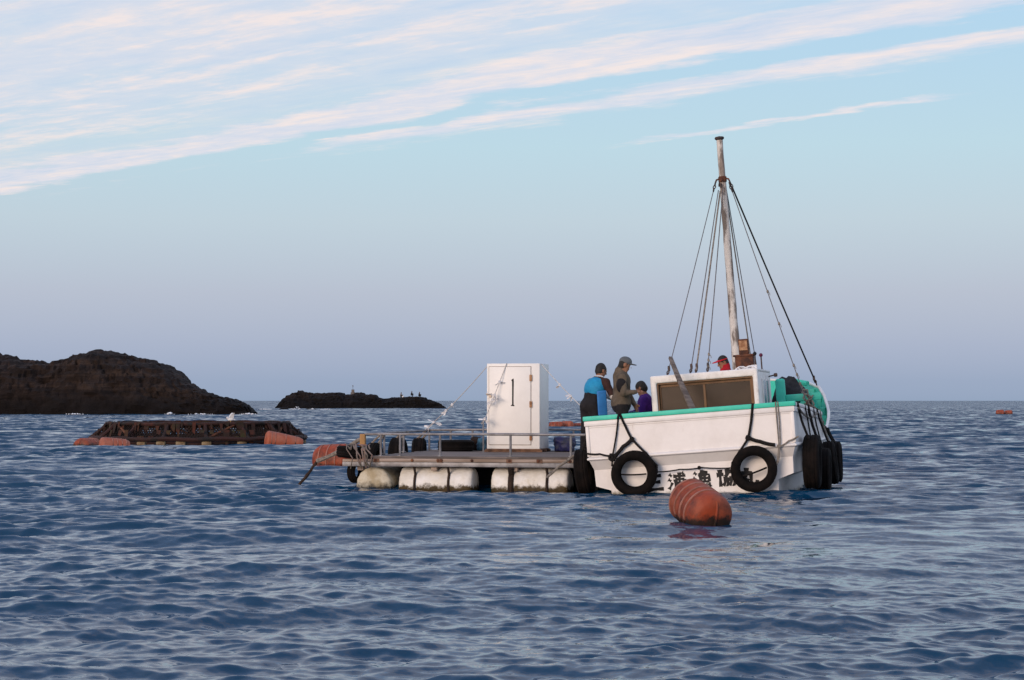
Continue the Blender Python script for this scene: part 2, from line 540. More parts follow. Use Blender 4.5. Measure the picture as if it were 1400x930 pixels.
def make_sea():
    fine = np.linspace(R(-18), R(18), 420)
    side = R(18) + (PI - R(18)) * (np.linspace(0, 1, 44)[1:]) ** 1.6
    th = np.concatenate([-side[::-1], fine, side[:-1]])
    r = np.concatenate([np.geomspace(1.0, 8.0, 50)[:-1], np.geomspace(8, 20, 540)[:-1], np.geomspace(20, 60, 470)[:-1], np.geomspace(60, 400, 560)[:-1], np.geomspace(400, 1500, 120)[:-1], np.geomspace(1500, 30000, 30)])
    nt, nr = len(th), len(r)
    RR, TT = np.meshgrid(r, th, indexing='ij')
    X = RR * np.sin(TT)
    Y = RR * np.cos(TT)
    dr = np.gradient(r)[:, None] * np.ones((1, nt))
    dt = RR * np.gradient(th)[None, :]
    sp = np.maximum(dr, np.abs(dt))
    sp = np.where(RR > 60, np.minimum(sp, 0.3 + RR * 0.002), sp)
    h, dx, dy = wave(X.ravel(), Y.ravel(), sp.ravel())
    # slope carried by waves too short for the grid here: handed to the material, which tilts the normal by it
    lost = np.zeros(X.size)
    spr = sp.ravel()
    for i in range(NW):
        q = np.clip((_lam[i] / np.maximum(spr, 1e-6) - 1.8) / 1.6, 0, 1)
        lost += (1 - q * q) * (_k[i] * _amp[i]) ** 2 / 2
    lost = np.sqrt(lost) * (1.0 + 0.55 * np.clip((Y.ravel() - 26.0) / 50.0, 0, 1))
    fade = np.clip((2500 - RR.ravel()) / 1500, 0, 1)
    P = np.stack([X.ravel() + dx * fade, Y.ravel() + dy * fade, h], 1)
    idx = np.arange(nr * nt).reshape(nr, nt)
    a = idx[:-1, :]
    b = idx[1:, :]
    a2 = np.roll(a, -1, 1)
    b2 = np.roll(b, -1, 1)
    F = np.stack([a, a2, b2, b], -1).reshape(-1, 4)
    # close the small hole under the camera
    me = bpy.data.meshes.new('sea')
    nv = len(P) + 1
    P = np.concatenate([P, [[0, 0, -0.055]]])
    tri = np.stack([idx[0, :], np.full(nt, nv - 1), np.roll(idx[0, :], -1)], 1)
    me.vertices.add(nv)
    me.vertices.foreach_set('co', P.astype(np.float32).ravel())
    nl = F.size + tri.size
    me.loops.add(nl)
    me.loops.foreach_set('vertex_index', np.concatenate([F.ravel(), tri.ravel()]).astype(np.int32))
    me.polygons.add(len(F) + len(tri))
    starts = np.concatenate([np.arange(len(F)) * 4, F.size + np.arange(len(tri)) * 3])
    me.polygons.foreach_set('loop_start', starts.astype(np.int32))
    me.update(calc_edges=True)
    me.polygons.foreach_set('use_smooth', np.ones(len(me.polygons), dtype=bool))
    if me.polygons[5000].normal.z < 0:
        me.flip_normals()
    at = me.attributes.new('lost_slope', 'FLOAT', 'POINT')
    at.data.foreach_set('value', np.concatenate([lost, [0.0]]).astype(np.float32))
    m = bpy.data.materials.new('sea_water')
    m.use_nodes = True
    N = NT(m.node_tree)
    b = m.node_tree.nodes['Principled BSDF']
    b.inputs['IOR'].default_value = 1.333
    b.inputs['Roughness'].default_value = 0.035
    b.inputs['Specular IOR Level'].default_value = 0.5
    pos = N.n('ShaderNodeNewGeometry').outputs['Position']
    c = N.mix(N.noise(N.mapping(pos, (1, 1, 0.0)), 0.25, 3, 0.5), (0.0005, 0.033, 0.080, 1), (0.001, 0.042, 0.093, 1))
    N.l(c, b.inputs['Base Color'])
    # ripples too small for the mesh: tilt the normal by noise (keeps its strength far away, where they cover less than a pixel)
    tilt = None
    la = N.n('ShaderNodeAttribute', attribute_name='lost_slope').outputs['Fac']
    for scl, k_, rt in ((0.55, (2.2, 3.4, 0.0), 8), (1.7, (2.4, 3.8, 0.0), -14)):
        t = N.n('ShaderNodeTexNoise')
        t.inputs['Scale'].default_value = scl
        t.inputs['Detail'].default_value = 2.0
        t.inputs['Roughness'].default_value = 0.55
        N.l(N.mapping(pos, (1.0, 1.7, 1.0), rot=(0, 0, R(rt))), t.inputs['Vector'])
        sub = N.n('ShaderNodeVectorMath', operation='SUBTRACT')
        N.l(t.outputs['Color'], sub.inputs[0])
        sub.inputs[1].default_value = (0.5, 0.60, 0.5)
        mul = N.n('ShaderNodeVectorMath', operation='MULTIPLY')
        N.l(sub.outputs[0], mul.inputs[0])
        mul.inputs[1].default_value = k_
        scv = N.n('ShaderNodeVectorMath', operation='SCALE')
        N.l(mul.outputs[0], scv.inputs[0])
        N.l(la, scv.inputs['Scale'])
        if tilt is None:
            tilt = scv.outputs[0]
        else:
            ad = N.n('ShaderNodeVectorMath', operation='ADD')
            N.l(tilt, ad.inputs[0])
            N.l(scv.outputs[0], ad.inputs[1])
            tilt = ad.outputs[0]
    for scl, k_, rt in ((7.0, (0.14, 0.20, 0.0), -14), (22.0, (0.14, 0.20, 0.0), 20)):
        t = N.n('ShaderNodeTexNoise')
        t.inputs['Scale'].default_value = scl
        t.inputs['Detail'].default_value = 2.0
        N.l(N.mapping(pos, (1.0, 1.7, 1.0), rot=(0, 0, R(rt))), t.inputs['Vector'])
        sub = N.n('ShaderNodeVectorMath', operation='SUBTRACT')
        N.l(t.outputs['Color'], sub.inputs[0])
        sub.inputs[1].default_value = (0.5, 0.5, 0.5)
        mul = N.n('ShaderNodeVectorMath', operation='MULTIPLY')
        N.l(sub.outputs[0], mul.inputs[0])
        mul.inputs[1].default_value = k_
        ad = N.n('ShaderNodeVectorMath', operation='ADD')
        N.l(tilt, ad.inputs[0])
        N.l(mul.outputs[0], ad.inputs[1])
        tilt = ad.outputs[0]
    geo = N.n('ShaderNodeNewGeometry')
    ad = N.n('ShaderNodeVectorMath', operation='ADD')
    N.l(geo.outputs['Normal'], ad.inputs[0])
    N.l(tilt, ad.inputs[1])
    nrm = N.n('ShaderNodeVectorMath', operation='NORMALIZE')
    N.l(ad.outputs[0], nrm.inputs[0])
    N.l(nrm.outputs[0], b.inputs['Normal'])
    me.materials.append(m)
    o = link('sea', me)
    tag(o, 'choppy dark blue evening sea reaching to the horizon', None, None, 'structure')
    return o


make_sea()
# ------------------------------------------------------------------ rocky islands
def rock_mat(name, dark, mid, light):
    m = bpy.data.materials.new(name)
    m.use_nodes = True
    N = NT(m.node_tree)
    b = m.node_tree.nodes['Principled BSDF']
    b.inputs['Roughness'].default_value = 0.9
    b.inputs['Specular IOR Level'].default_value = 0.2
    pos = N.n('ShaderNodeNewGeometry').outputs['Position']
    strata = N.noise(N.mapping(pos, (0.10, 0.10, 1.6), rot=(0, R(4), 0)), 1.0, 6, 0.65, 0.4)
    blot = N.noise(pos, 0.35, 5, 0.6)
    c = N.ramp(strata, [(0.32, dark), (0.50, mid), (0.66, light)])
    c = N.mix(N.ramp(blot, [(0.42, 0.0), (0.66, 0.75)]), c, dark)
    # wet and weed-covered foot, up to the splash line
    sep = N.n('ShaderNodeSeparateXYZ')
    N.l(pos, sep.inputs[0])
    hz = N.math('ADD', sep.outputs[2], N.math('MULTIPLY', N.math('SUBTRACT', N.noise(pos, 0.5, 4, 0.6), 0.5), -2.4))
    wet = N.ramp(N.math('DIVIDE', hz, 6.0, True), [(0.16, 1.0), (0.58, 0.0)])
    c = N.mix(wet, c, (dark[0] * 0.55, dark[1] * 0.55, dark[2] * 0.6, 1))
    N.l(c, b.inputs['Base Color'])
    bp = N.n('ShaderNodeBump')
    bp.inputs['Strength'].default_value = 0.9
    bp.inputs['Distance'].default_value = 0.35
    N.l(N.noise(N.mapping(pos, (1, 1, 2.2)), 1.3, 7, 0.7), bp.inputs['Height'])
    N.l(bp.outputs[0], b.inputs['Normal'])
    return m


def vnoise(x, y, z, seed):
    """cheap smooth value noise for numpy arrays"""
    def hsh(i, j, k):
        n = (i * 374761393 + j * 668265263 + k * 2147483647 + seed * 974711) & 0xffffffff
        n = ((n ^ (n >> 13)) * 1274126177) & 0xffffffff
        return ((n ^ (n >> 16)) & 0xffff) / 65535.0
    xi, yi, zi = (np.floor(q).astype(np.int64) for q in (x, y, z))
    fx, fy, fz = x - xi, y - yi, z - zi
    fx, fy, fz = (q * q * (3 - 2 * q) for q in (fx, fy, fz))
    r = 0
    for a in (0, 1):
        for b in (0, 1):
            for c in (0, 1):
                w = (fx if a else 1 - fx) * (fy if b else 1 - fy) * (fz if c else 1 - fz)
                r = r + w * hsh(xi + a, yi + b, zi + c)
    return r


def fbm(x, y, z, seed, oct=4):
    r, a = 0, 0.5
    for i in range(oct):
        r = r + a * (vnoise(x, y, z, seed + i) - 0.5)
        x, y, z = x * 2.03, y * 2.03, z * 2.03
        a *= 0.5
    return r


def make_island(name, prof, Y, depth, step, mat, seed, label, rough=1.0, terr=0.9):
    """prof: (x metres, crest height) along the ridge, as a solid of revolution-free rock: sheet over x and a depth angle"""
    px = np.array([p[0] for p in prof])
    ph = np.array([p[1] for p in prof])
    xs = np.arange(px[0], px[-1] + step, step)
    nv = 64
    v = np.linspace(0, 1, nv)                    # 0 = water in front, 1 = water behind
    X, V = np.meshgrid(xs, v, indexing='ij')
    H = np.interp(X, px, ph)
    a = V * PI
    ca = -np.cos(a)
    sa = np.sin(a)
    # steep, stepped front; shape exponent makes a cliff
    half = depth * np.clip(H / ph.max(), 0.12, 1) ** 0.6
    Yv = Y + half + half * np.sign(ca) * np.abs(ca) ** 0.8
    Z = (H + 0.6) * np.abs(sa) ** 0.75 - 0.6
    n1 = fbm(X * 0.22, Yv * 0.22, Z * 0.4, seed, 4)
    n2 = fbm(X * 0.9, Yv * 0.9, Z * 1.6, seed + 9, 4)
    body = np.clip(sa * 2.2, 0, 1)
    Yv = Yv + (n1 * 7.0 + n2 * 2.2) * rough * np.sign(ca + 1e-9) * 0.8
    tz = terr * (np.round((Z + n1 * 2) / terr) - (Z + n1 * 2) / terr) * 0.45
    Z = Z + (tz + n1 * 1.2 + n2 * 0.75 * rough) * body * np.clip(H / 3.0, 0.15, 1)
    n3 = fbm(X * 2.6, Yv * 2.6, Z * 3.5, seed + 40, 3)
    n4 = np.abs(fbm(X * 1.1, Yv * 1.1, Z * 2.4, seed + 60, 4))
    Z = Z + (n3 * 0.9 - n4 * 1.1 + 0.12) * rough * body
    Yv = Yv - (n3 * 1.4 - n4 * 3.0) * rough * body
    X = X + fbm(X * 0.5, Yv * 0.5, Z * 0.8, seed + 20, 3) * 1.2 * rough
    P = np.stack([X, Yv, Z], -1).reshape(-1, 3)
    nx = len(xs)
    idx = np.arange(nx * nv).reshape(nx, nv)
    F = np.stack([idx[:-1, :-1], idx[1:, :-1], idx[1:, 1:], idx[:-1, 1:]], -1).reshape(-1, 4)
    me = bpy.data.meshes.new(name)
    me.from_pydata(P.tolist(), [], F.tolist())
    me.polygons.foreach_set('use_smooth', [True] * len(me.polygons))
    me.set_sharp_from_angle(angle=R(28))
    me.materials.append(mat)
    o = link(name, me)
    tag(o, label, None, None, 'structure')
    return o


M_rock = rock_mat('brown_rock', (0.013, 0.009, 0.008, 1), (0.028, 0.018, 0.015, 1), (0.058, 0.038, 0.029, 1))
M_rock2 = rock_mat('dark_rock', (0.010, 0.008, 0.008, 1), (0.020, 0.014, 0.013, 1), (0.040, 0.028, 0.024, 1))
YI = 214.0
kI = YI / 2722.0
pl = [(-160, 470), (-90, 474), (-40, 481), (0, 486), (20, 490), (40, 495), (60, 497), (80, 498), (95, 494), (110, 488), (130, 481), (142, 480), (155, 484), (185, 490),
      (210, 494), (230, 502), (245, 512), (258, 525), (272, 532), (285, 537), (300, 542), (320, 546), (335, 551), (342, 558), (347, 565)]


def ridge(pts, Y, depth):
    k = Y / 2722.0
    hm = max(CAM_H - (q - 548) * k for p, q in pts)
    out = []
    for p, q in pts:
        for _ in range(3):
            h = CAM_H - (q - 548) * k
            k = (Y + depth * max(0.12, min(1.0, h / hm)) ** 0.6) / 2722.0
        out.append(((p - 700) * k, CAM_H - (q - 548) * k))
        k = Y / 2722.0
    return out


make_island('rocky_island', ridge(pl, YI, 14.0), YI, 14.0, 0.22, M_rock, 3,
            'brown layered rocky island at the left edge', rough=0.55, terr=0.55)
YJ = 385.0
kJ = YJ / 2722.0
pj = [(377, 557), (381, 552), (388, 545), (396, 540), (408, 536), (420, 537), (432, 539), (445, 539), (456, 538), (462, 536.5), (472, 539), (482, 537), (492, 536), (500, 538.5), (508, 538),
      (515, 539), (518, 543.5), (526, 546), (534, 544), (545, 545), (560, 543.5), (575, 544), (590, 547.5), (600, 551), (609, 557)]
make_island('rocky_islet', ridge(pj, YJ, 7.0), YJ, 7.0, 0.16, M_rock2, 8,
            'low dark rocky islet on the horizon behind the raft', rough=0.45, terr=0.6)
yk = 330.0
kk = yk / 2722.0
make_island('shore_rock', [((p - 700) * kk, CAM_H - (q - 548) * kk) for p, q in ((379, 561), (384, 557.5), (392, 557), (397, 561))], yk, 0.9, 0.05, M_rock2, 30,
            'small dark rock at the left foot of the islet', rough=0.1, terr=0.2)
make_island('shore_rock', [((p - 700) * kk, CAM_H - (q - 548) * kk) for p, q in ((413, 561), (419, 558.5), (430, 559), (440, 561))], yk, 0.9, 0.05, M_rock2, 31,
            'flat dark rock in the surf before the islet', rough=0.1, terr=0.2)

# surf breaking at the foot of the rocks
M_foam = pm('sea_foam', (0.80, 0.82, 0.85), (0.62, 0.68, 0.74), 2.0, rough=0.8, bump=0.4, bscale=6, bdist=0.05)


def foam(name, spots, label, seed):
    rnd = random.Random(seed)
    mb = MB()
    for x, y, w, h in spots:
        for i in range(24):
            t = rnd.gauss(0, 0.36)
            px_, py_ = x + t * w, y + rnd.uniform(-0.5, 0.5)
            rr = rnd.uniform(0.03, 0.10) * max(0.4, 1 - abs(t))
            hz = h * math.exp(-(t * 2.2) ** 2) * rnd.uniform(0.1, 1)
            n = 5
            vs = [(px_ + rr * 1.7 * math.cos(2 * PI * k / n + i), py_ + rr * math.sin(2 * PI * k / n + i), hz + rnd.uniform(-0.03, 0.03)) for k in range(n)]
            vs += [(px_, py_, hz + rr * 1.2), (px_, py_, hz - rr)]
            mb.add(vs, [(k, (k + 1) % n, n) for k in range(n)] + [((k + 1) % n, k, n + 1) for k in range(n)])
    o = mb.build(name, M_foam)
    tag(o, label, None, None, 'stuff')
    return o


foam('surf', [((407 - 700) * kk, yk - 1.2, 1.0, 0.55), ((402 - 700) * kk, yk - 1.2, 1.4, 0.1), ((428 - 700) * kk, yk - 1.3, 0.7, 0.18), ((446 - 700) * kk, yk - 1.0, 2.0, 0.05),
              ((366 - 700) * kk, yk - 1, 3.0, 0.06)], 'white surf breaking at the left foot of the islet', 5)
foam('surf', [((232 - 700) * kI * 0.985, YI * 0.985, 0.7, 0.2), ((275 - 700) * kI * 0.985, YI * 0.985, 2.2, 0.06), ((100 - 700) * kI * 0.985, YI * 0.985, 2.5, 0.05),
              ((340 - 700) * kI * 0.99, YI * 0.99, 1.6, 0.07)], 'thin white surf along the foot of the big island', 6)


# ------------------------------------------------------------------ solid figures from blended primitives (one continuous skin)
def sdf_prims(P, prims):
    """list of distances, one per primitive, at points P (n,3)"""
    out = []
    for pr in prims:
        if pr['t'] == 'cap':
            a, b = np.array(pr['a'], float), np.array(pr['b'], float)
            ab = b - a
            t = np.clip(((P - a) @ ab) / max(ab @ ab, 1e-9), 0, 1)
            d = np.linalg.norm(P - a - t[:, None] * ab, axis=1) - (pr['ra'] + (pr['rb'] - pr['ra']) * t)
        else:
            q = (P - np.array(pr['c'], float)) @ pr['rot']
            r = np.array(pr['r'], float)
            k0 = np.linalg.norm(q / r, axis=1)
            k1 = np.linalg.norm(q / (r * r), axis=1)
            d = k0 * (k0 - 1) / np.maximum(k1, 1e-6)
        out.append(d)
    return out


def bbox(pr, m):
    if pr['t'] == 'cap':
        r = max(pr['ra'], pr['rb']) + m
        a, b = np.array(pr['a'], float), np.array(pr['b'], float)
        return np.minimum(a, b) - r, np.maximum(a, b) + r
    r = max(pr['r']) + m
    c = np.array(pr['c'], float)
    return c - r, c + r


def figure(name, prims, mats, res=0.012, parent=None, lump=0.0, seed=1):
    lo = np.min([bbox(p, 0.03)[0] for p in prims], 0)
    hi = np.max([bbox(p, 0.03)[1] for p in prims], 0)
    n = np.ceil((hi - lo) / res).astype(int) + 2
    ax = [lo[i] + np.arange(n[i]) * res for i in range(3)]
    F = np.full(tuple(n), 1.0)
    for pr in prims:
        k = pr.get('k', 0.03)
        a, b = bbox(pr, k + 2.5 * res)
        i0 = np.clip(((a - lo) / res).astype(int), 0, n)
        i1 = np.clip(((b - lo) / res).astype(int) + 2, 0, n)
        sl = tuple(slice(i0[i], i1[i]) for i in range(3))
        g = np.stack(np.meshgrid(*[ax[i][sl[i]] for i in range(3)], indexing='ij'), -1)
        d = sdf_prims(g.reshape(-1, 3), [pr])[0].reshape(g.shape[:3])
        o = F[sl]
        h = np.maximum(k - np.abs(o - d), 0) / k
        F[sl] = np.minimum(o, d) - h * h * k * 0.25
    if lump:
        g = np.meshgrid(*ax, indexing='ij')
        F = F + fbm(g[0] * 11, g[1] * 11, g[2] * 9, seed, 2) * lump
    ins = F < 0
    cs = [(i, j, k) for i in (0, 1) for j in (0, 1) for k in (0, 1)]
    m = [s - 1 for s in F.shape]
    sub = {c: F[c[0]:c[0] + m[0], c[1]:c[1] + m[1], c[2]:c[2] + m[2]] for c in cs}
    cnt = np.zeros(m)
    acc = np.zeros(m + [3])
    for c in cs:
        for axi in range(3):
            if c[axi] == 0:
                c2 = list(c); c2[axi] = 1; c2 = tuple(c2)
                A, B = sub[c], sub[c2]
                x = (A < 0) != (B < 0)
                t = np.where(x, A / np.where(x, A - B, 1), 0)
                cnt += x
                for q in range(3):
                    acc[..., q] += x * (t if q == axi else c[q])
    act = cnt > 0
    vid = -np.ones(m, int)
    vid[act] = np.arange(act.sum())
    ijk = np.argwhere(act)
    V = lo + (ijk + acc[act] / cnt[act][:, None]) * res
    faces = []
    for axi in range(3):
        o1, o2 = [(1, 2), (2, 0), (0, 1)][axi]
        A = ins[tuple(slice(0, -1) if q == axi else slice(1, -1) for q in range(3))]
        B = ins[tuple(slice(1, None) if q == axi else slice(1, -1) for q in range(3))]
        e = np.argwhere(A != B)
        if len(e) == 0:
            continue
        inside_first = A[A != B]
        base = e.copy()
        for q in range(3):
            if q != axi:
                base[:, q] += 1
        def cell(d1, d2):
            c = base.copy(); c[:, o1] += d1; c[:, o2] += d2
            return vid[c[:, 0], c[:, 1], c[:, 2]]
        q4 = np.stack([cell(-1, -1), cell(0, -1), cell(0, 0), cell(-1, 0)], 1)
        q4[~inside_first] = q4[~inside_first][:, ::-1]
        faces.append(q4)
    Fc = np.concatenate(faces)
    Fc = Fc[(Fc >= 0).all(1)]
    ds = np.stack(sdf_prims(V, prims), 1)
    pm_idx = np.array([p['m'] for p in prims])
    vm = pm_idx[np.argmin(ds, 1)]
    me = bpy.data.meshes.new(name)
    me.from_pydata(V.tolist(), [], Fc.tolist())
    for mt in mats:
        me.materials.append(mt)
    me.polygons.foreach_set('material_index', vm[Fc[:, 0]].astype(np.int32))
    me.polygons.foreach_set('use_smooth', [True] * len(me.polygons))
    me.update()
    return link(name, me, parent)


def cap(a, b, ra, rb, m=0, k=0.03):
    return dict(t='cap', a=tuple(a), b=tuple(b), ra=ra, rb=rb, m=m, k=k)


def basis(f, up=(0, 0, 1)):
    """columns: right, forward, up"""
    f = Vector(f).normalized()
    r = f.cross(Vector(up)).normalized()
    u = r.cross(f)
    return np.array([[r.x, f.x, u.x], [r.y, f.y, u.y], [r.z, f.z, u.z]])


def ell(c, r, m=0, rot=None, k=0.03):
    return dict(t='ell', c=tuple(c), r=tuple(r), rot=np.eye(3) if rot is None else rot, m=m, k=k)


SKIN, HAIR, TOP, SLEEVE, PANTS, SHOE, EYE = range(7)


def hand(prims, w, d, palm, m=SKIN, curl=0.5, sgn=1):
    """palm, four fingers and thumb from wrist w along d; palm = direction the palm faces"""
    d = Vector(d).normalized()
    pn = Vector(palm)
    pn = (pn - d * pn.dot(d)).normalized()
    s = d.cross(pn).normalized() * sgn
    w = Vector(w)
    prims.append(ell(w + d * 0.045, (0.040, 0.052, 0.018), m, np.array([[s.x, d.x, pn.x], [s.y, d.y, pn.y], [s.z, d.z, pn.z]]), 0.02))
    for i, L in enumerate((0.066, 0.076, 0.070, 0.054)):
        b = w + d * 0.085 + s * (0.028 - i * 0.0187)
        c1 = b + (d * math.cos(curl) + pn * math.sin(curl)) * L * 0.55
        c2 = c1 + (d * math.cos(curl * 2.2) + pn * math.sin(curl * 2.2)) * L * 0.5
        prims.append(cap(b - d * 0.01, c1, 0.0095, 0.009, m, 0.008))
        prims.append(cap(c1, c2, 0.009, 0.0075, m, 0.008))
    t0 = w + d * 0.022 + s * 0.032
    t1 = t0 + (s * 0.6 + d * 0.6 + pn * 0.5).normalized() * 0.040
    t2 = t1 + (d * 0.75 + pn * 0.6).normalized() * 0.030
    prims.append(cap(t0, t1, 0.013, 0.011, m, 0.012))
    prims.append(cap(t1, t2, 0.010, 0.0085, m, 0.008))


def head(prims, c, f, up=(0, 0, 1), hair=True, s=1.0, low=0.0):
    """c centre of skull, f facing direction"""
    B = basis(f, up)
    r, fw, u = (Vector(B[:, i]) for i in range(3))
    c = Vector(c)
    prims.append(ell(c + u * 0.010 * s, (0.074 * s, 0.094 * s, 0.100 * s), SKIN, B, 0.02))
    prims.append(ell(c + fw * 0.038 * s - u * 0.062 * s, (0.052 * s, 0.052 * s, 0.062 * s), SKIN, B, 0.04))
    prims.append(cap(c + fw * 0.092 * s + u * 0.008 * s, c + fw * 0.114 * s - u * 0.030 * s, 0.009 * s, 0.015 * s, SKIN, 0.012))
    prims.append(ell(c + fw * 0.088 * s - u * 0.066 * s, (0.024 * s, 0.012 * s, 0.010 * s), SKIN, B, 0.012))
    for q in (-1, 1):
        prims.append(ell(c + r * q * 0.078 * s - fw * 0.005 * s - u * 0.012 * s, (0.011 * s, 0.020 * s, 0.032 * s), SKIN, B, 0.008))
        prims.append(ell(c + r * q * 0.031 * s + fw * 0.084 * s + u * 0.006 * s, (0.015 * s, 0.011 * s, 0.009 * s), EYE, B, 0.004))
    if hair:
        prims.append(ell(c - fw * 0.014 * s + u * 0.030 * s, (0.084 * s, 0.097 * s, 0.096 * s), HAIR, B, 0.012))
        prims.append(ell(c - fw * 0.042 * s - u * (0.022 + low) * s, (0.076 * s, 0.066 * s, 0.072 * s), HAIR, B, 0.012))


def body(J, f, handpose, bulk=1.0, skirt=None, hair=True):
    """J: joints. f: facing of the trunk"""
    p = []
    f = Vector(f).normalized()
    V3 = {k: Vector(v) for k, v in J.items()}
    r = f.cross(Vector((0, 0, 1))).normalized()
    spine = (V3['neck'] - V3['pelvis']).normalized()
    Bt = basis(r.cross(spine) * -1 if False else (spine.cross(r)), spine)
    ch = V3['pelvis'].lerp(V3['neck'], 0.72)
    be = V3['pelvis'].lerp(V3['neck'], 0.40)
    L = (V3['neck'] - V3['pelvis']).length
    p.append(ell(V3['pelvis'], (0.175 * bulk, 0.135 * bulk, 0.135), PANTS, Bt, 0.05))
    p.append(ell(be, (0.160 * bulk, 0.125 * bulk, 0.19), TOP, Bt, 0.06))
    p.append(ell(ch, (0.178 * bulk, 0.130 * bulk, L * 0.36), TOP, Bt, 0.06))
    for s in 'lr':
        p.append(cap(V3['neck'] - spine * 0.03, V3['sh_' + s], 0.065 * bulk, 0.068 * bulk, TOP, 0.05))
        p.append(cap(V3['sh_' + s], V3['el_' + s], 0.064 * bulk, 0.052 * bulk, TOP, 0.035))
        p.append(cap(V3['el_' + s], V3['wr_' + s], 0.052 * bulk, 0.037 * bulk, SLEEVE, 0.02))
        w = V3['wr_' + s]
        d = (w - V3['el_' + s]).normalized()
        p.append(cap(w, w + d * 0.03, 0.027, 0.026, SKIN, 0.01))
        hd = handpose.get(s, {})
        hand(p, w + d * 0.015, hd.get('d', d), hd.get('palm', (0, 0, -1)), SKIN, hd.get('curl', 0.5), 1 if s == 'r' else -1)
        p.append(cap(V3['hip_' + s], V3['kn_' + s], 0.098 * bulk, 0.072 * bulk, PANTS, 0.05))
        p.append(cap(V3['kn_' + s], V3['an_' + s], 0.073 * bulk, 0.056 * bulk, PANTS, 0.03))
        ft = V3.get('toe_' + s, V3['an_' + s] + f * 0.19 - Vector((0, 0, 0.05)))
        an = V3['an_' + s]
        p.append(cap(an - f * 0.04 - Vector((0, 0, 0.045)), ft, 0.045, 0.036, SHOE, 0.03))
    p.append(cap(V3['neck'] - spine * 0.02, V3['head'] - (V3['head'] - V3['neck']).normalized() * 0.05, 0.058, 0.054, SKIN, 0.03))
    head(p, V3['head'], J.get('look', f), J.get('hup', (0, 0, 1)), hair)
    return p
# ------------------------------------------------------------------ the work boat (x starboard, y ahead, z up; stern at y = 0)
YAW, ROLL = 12.2, 4.4
BOAT_O = Vector((2.87, 31.4, 0.0))
BOAT_R = Euler((0, R(-ROLL), R(-YAW)))
BM = Matrix.Translation(BOAT_O) @ BOAT_R.to_matrix().to_4x4()
boat = empty('fishing_boat', BOAT_O, BOAT_R, 'white wooden work boat with green gunwale, square cabin and leaning mast', 'boat')
ST = [(0.0, 1.65, 1.24, 1.33), (0.8, 1.72, 1.20, 1.38), (1.6, 1.78, 1.15, 1.42), (2.5, 1.83, 1.10, 1.45), (3.44, 1.86, 1.05, 1.45), (3.5, 1.865, 0.80, 1.45), (4.4, 1.875, 0.78, 1.43),
      (4.8, 1.89, 0.86, 1.40), (5.2, 1.90, 0.98, 1.36), (5.6, 1.89, 1.09, 1.30), (6.0, 1.85, 1.21, 1.2), (6.5, 1.78, 1.40, 1.05), (7.0, 1.67, 1.57, 0.85), (7.6, 1.43, 1.68, 0.6),
      (8.2, 1.08, 1.76, 0.36), (8.8, 0.60, 1.82, 0.14), (9.2, 0.22, 1.86, 0.03), (9.36, 0.02, 1.87, 0.01)]
DECK = 0.60


def section(y, w, zs, wl):
    t = max(0.0, min(1.0, (y - 4.5) / 4.5))
    wm = (w - 0.02) * (1 - t) + (wl + (w - wl) * 0.45) * t
    off = 0.10 if y == 0 else 0.0
    s = min(1.0, y / 0.8)
    dip = 0.05
    return [(w, y, zs), (wm + 0.0, y, 0.64), (wm, y, 0.60), (wm - dip, y + off * (1 - s), 0.45), (wm - dip - 0.01, y + off * (1 - s), 0.19), (wl, y + off * (1 - s), 0.11), (max(0.0, wl - 0.03), y + off * (1 - s), -0.4)]


def make_hull():
    mb = MB()
    vs, fs = [], []
    m = 7
    for sgn in (1, -1):
        o = len(vs)
        for st in ST:
            for p in section(*st):
                vs.append((p[0] * sgn, p[1], p[2]))
        for i in range(len(ST) - 1):
            for k in range(m - 1):
                a, b = o + i * m + k, o + (i + 1) * m + k
                fs.append((a, b, b + 1, a + 1) if sgn > 0 else (a, a + 1, b + 1, b))
    # transom: strips between the two sides
    h = len(ST) * m
    for k in range(m - 1):
        fs.append((k, k + 1, h + k + 1, h + k))
    mb.add(vs, fs)
    return mb.build('hull', M_white, boat, ang=25)


hull = make_hull()
# inner bulwark and deck
mb = MB()
ins = [(max(0.01, w - (0.08 if y < 3.47 else 0.03)), y + (0.08 if y == 0 else (-0.12 if y > 9 else 0)), zs - 0.02) for y, w, zs, wl in ST]
vs, fs = [], []
for sgn in (1, -1):
    o = len(vs)
    for x, y, z in ins:
        vs += [(x * sgn, y, z), (max(0.008, x - max(0, (y - 5)) * 0.10) * sgn, y, min(DECK, z - 0.05))]
    for i in range(len(ins) - 1):
        a = o + i * 2
        fs.append((a, a + 1, a + 3, a + 2))
o2 = len(ins) * 2
fs.append((0, o2, o2 + 1, 1))
mb.add(vs, fs)
mb.build('bulwark_lining', M_green, boat, ang=30)
mb = MB()
vs, fs = [], []
for x, y, z in ins:
    xx = max(0.008, x - max(0, (y - 5)) * 0.10)
    vs += [(-xx, y, DECK - 0.004), (xx, y, DECK - 0.004)]
for i in range(len(ins) - 1):
    fs.append((2 * i, 2 * i + 1, 2 * i + 3, 2 * i + 2))
mb.add(vs, fs)
mb.build('deck', pm('deck_paint', (0.10, 0.24, 0.20), (0.12, 0.12, 0.10), 3, rough=0.8), boat)
# end wall where the aft bulwark steps down
for sgn in (1, -1):
    mb = MB()
    mb.box((sgn * 1.815, 3.47, 0.92), (0.085, 0.05, 0.27))
    mb.build('bulwark_end', M_white, boat, bev=0.008)
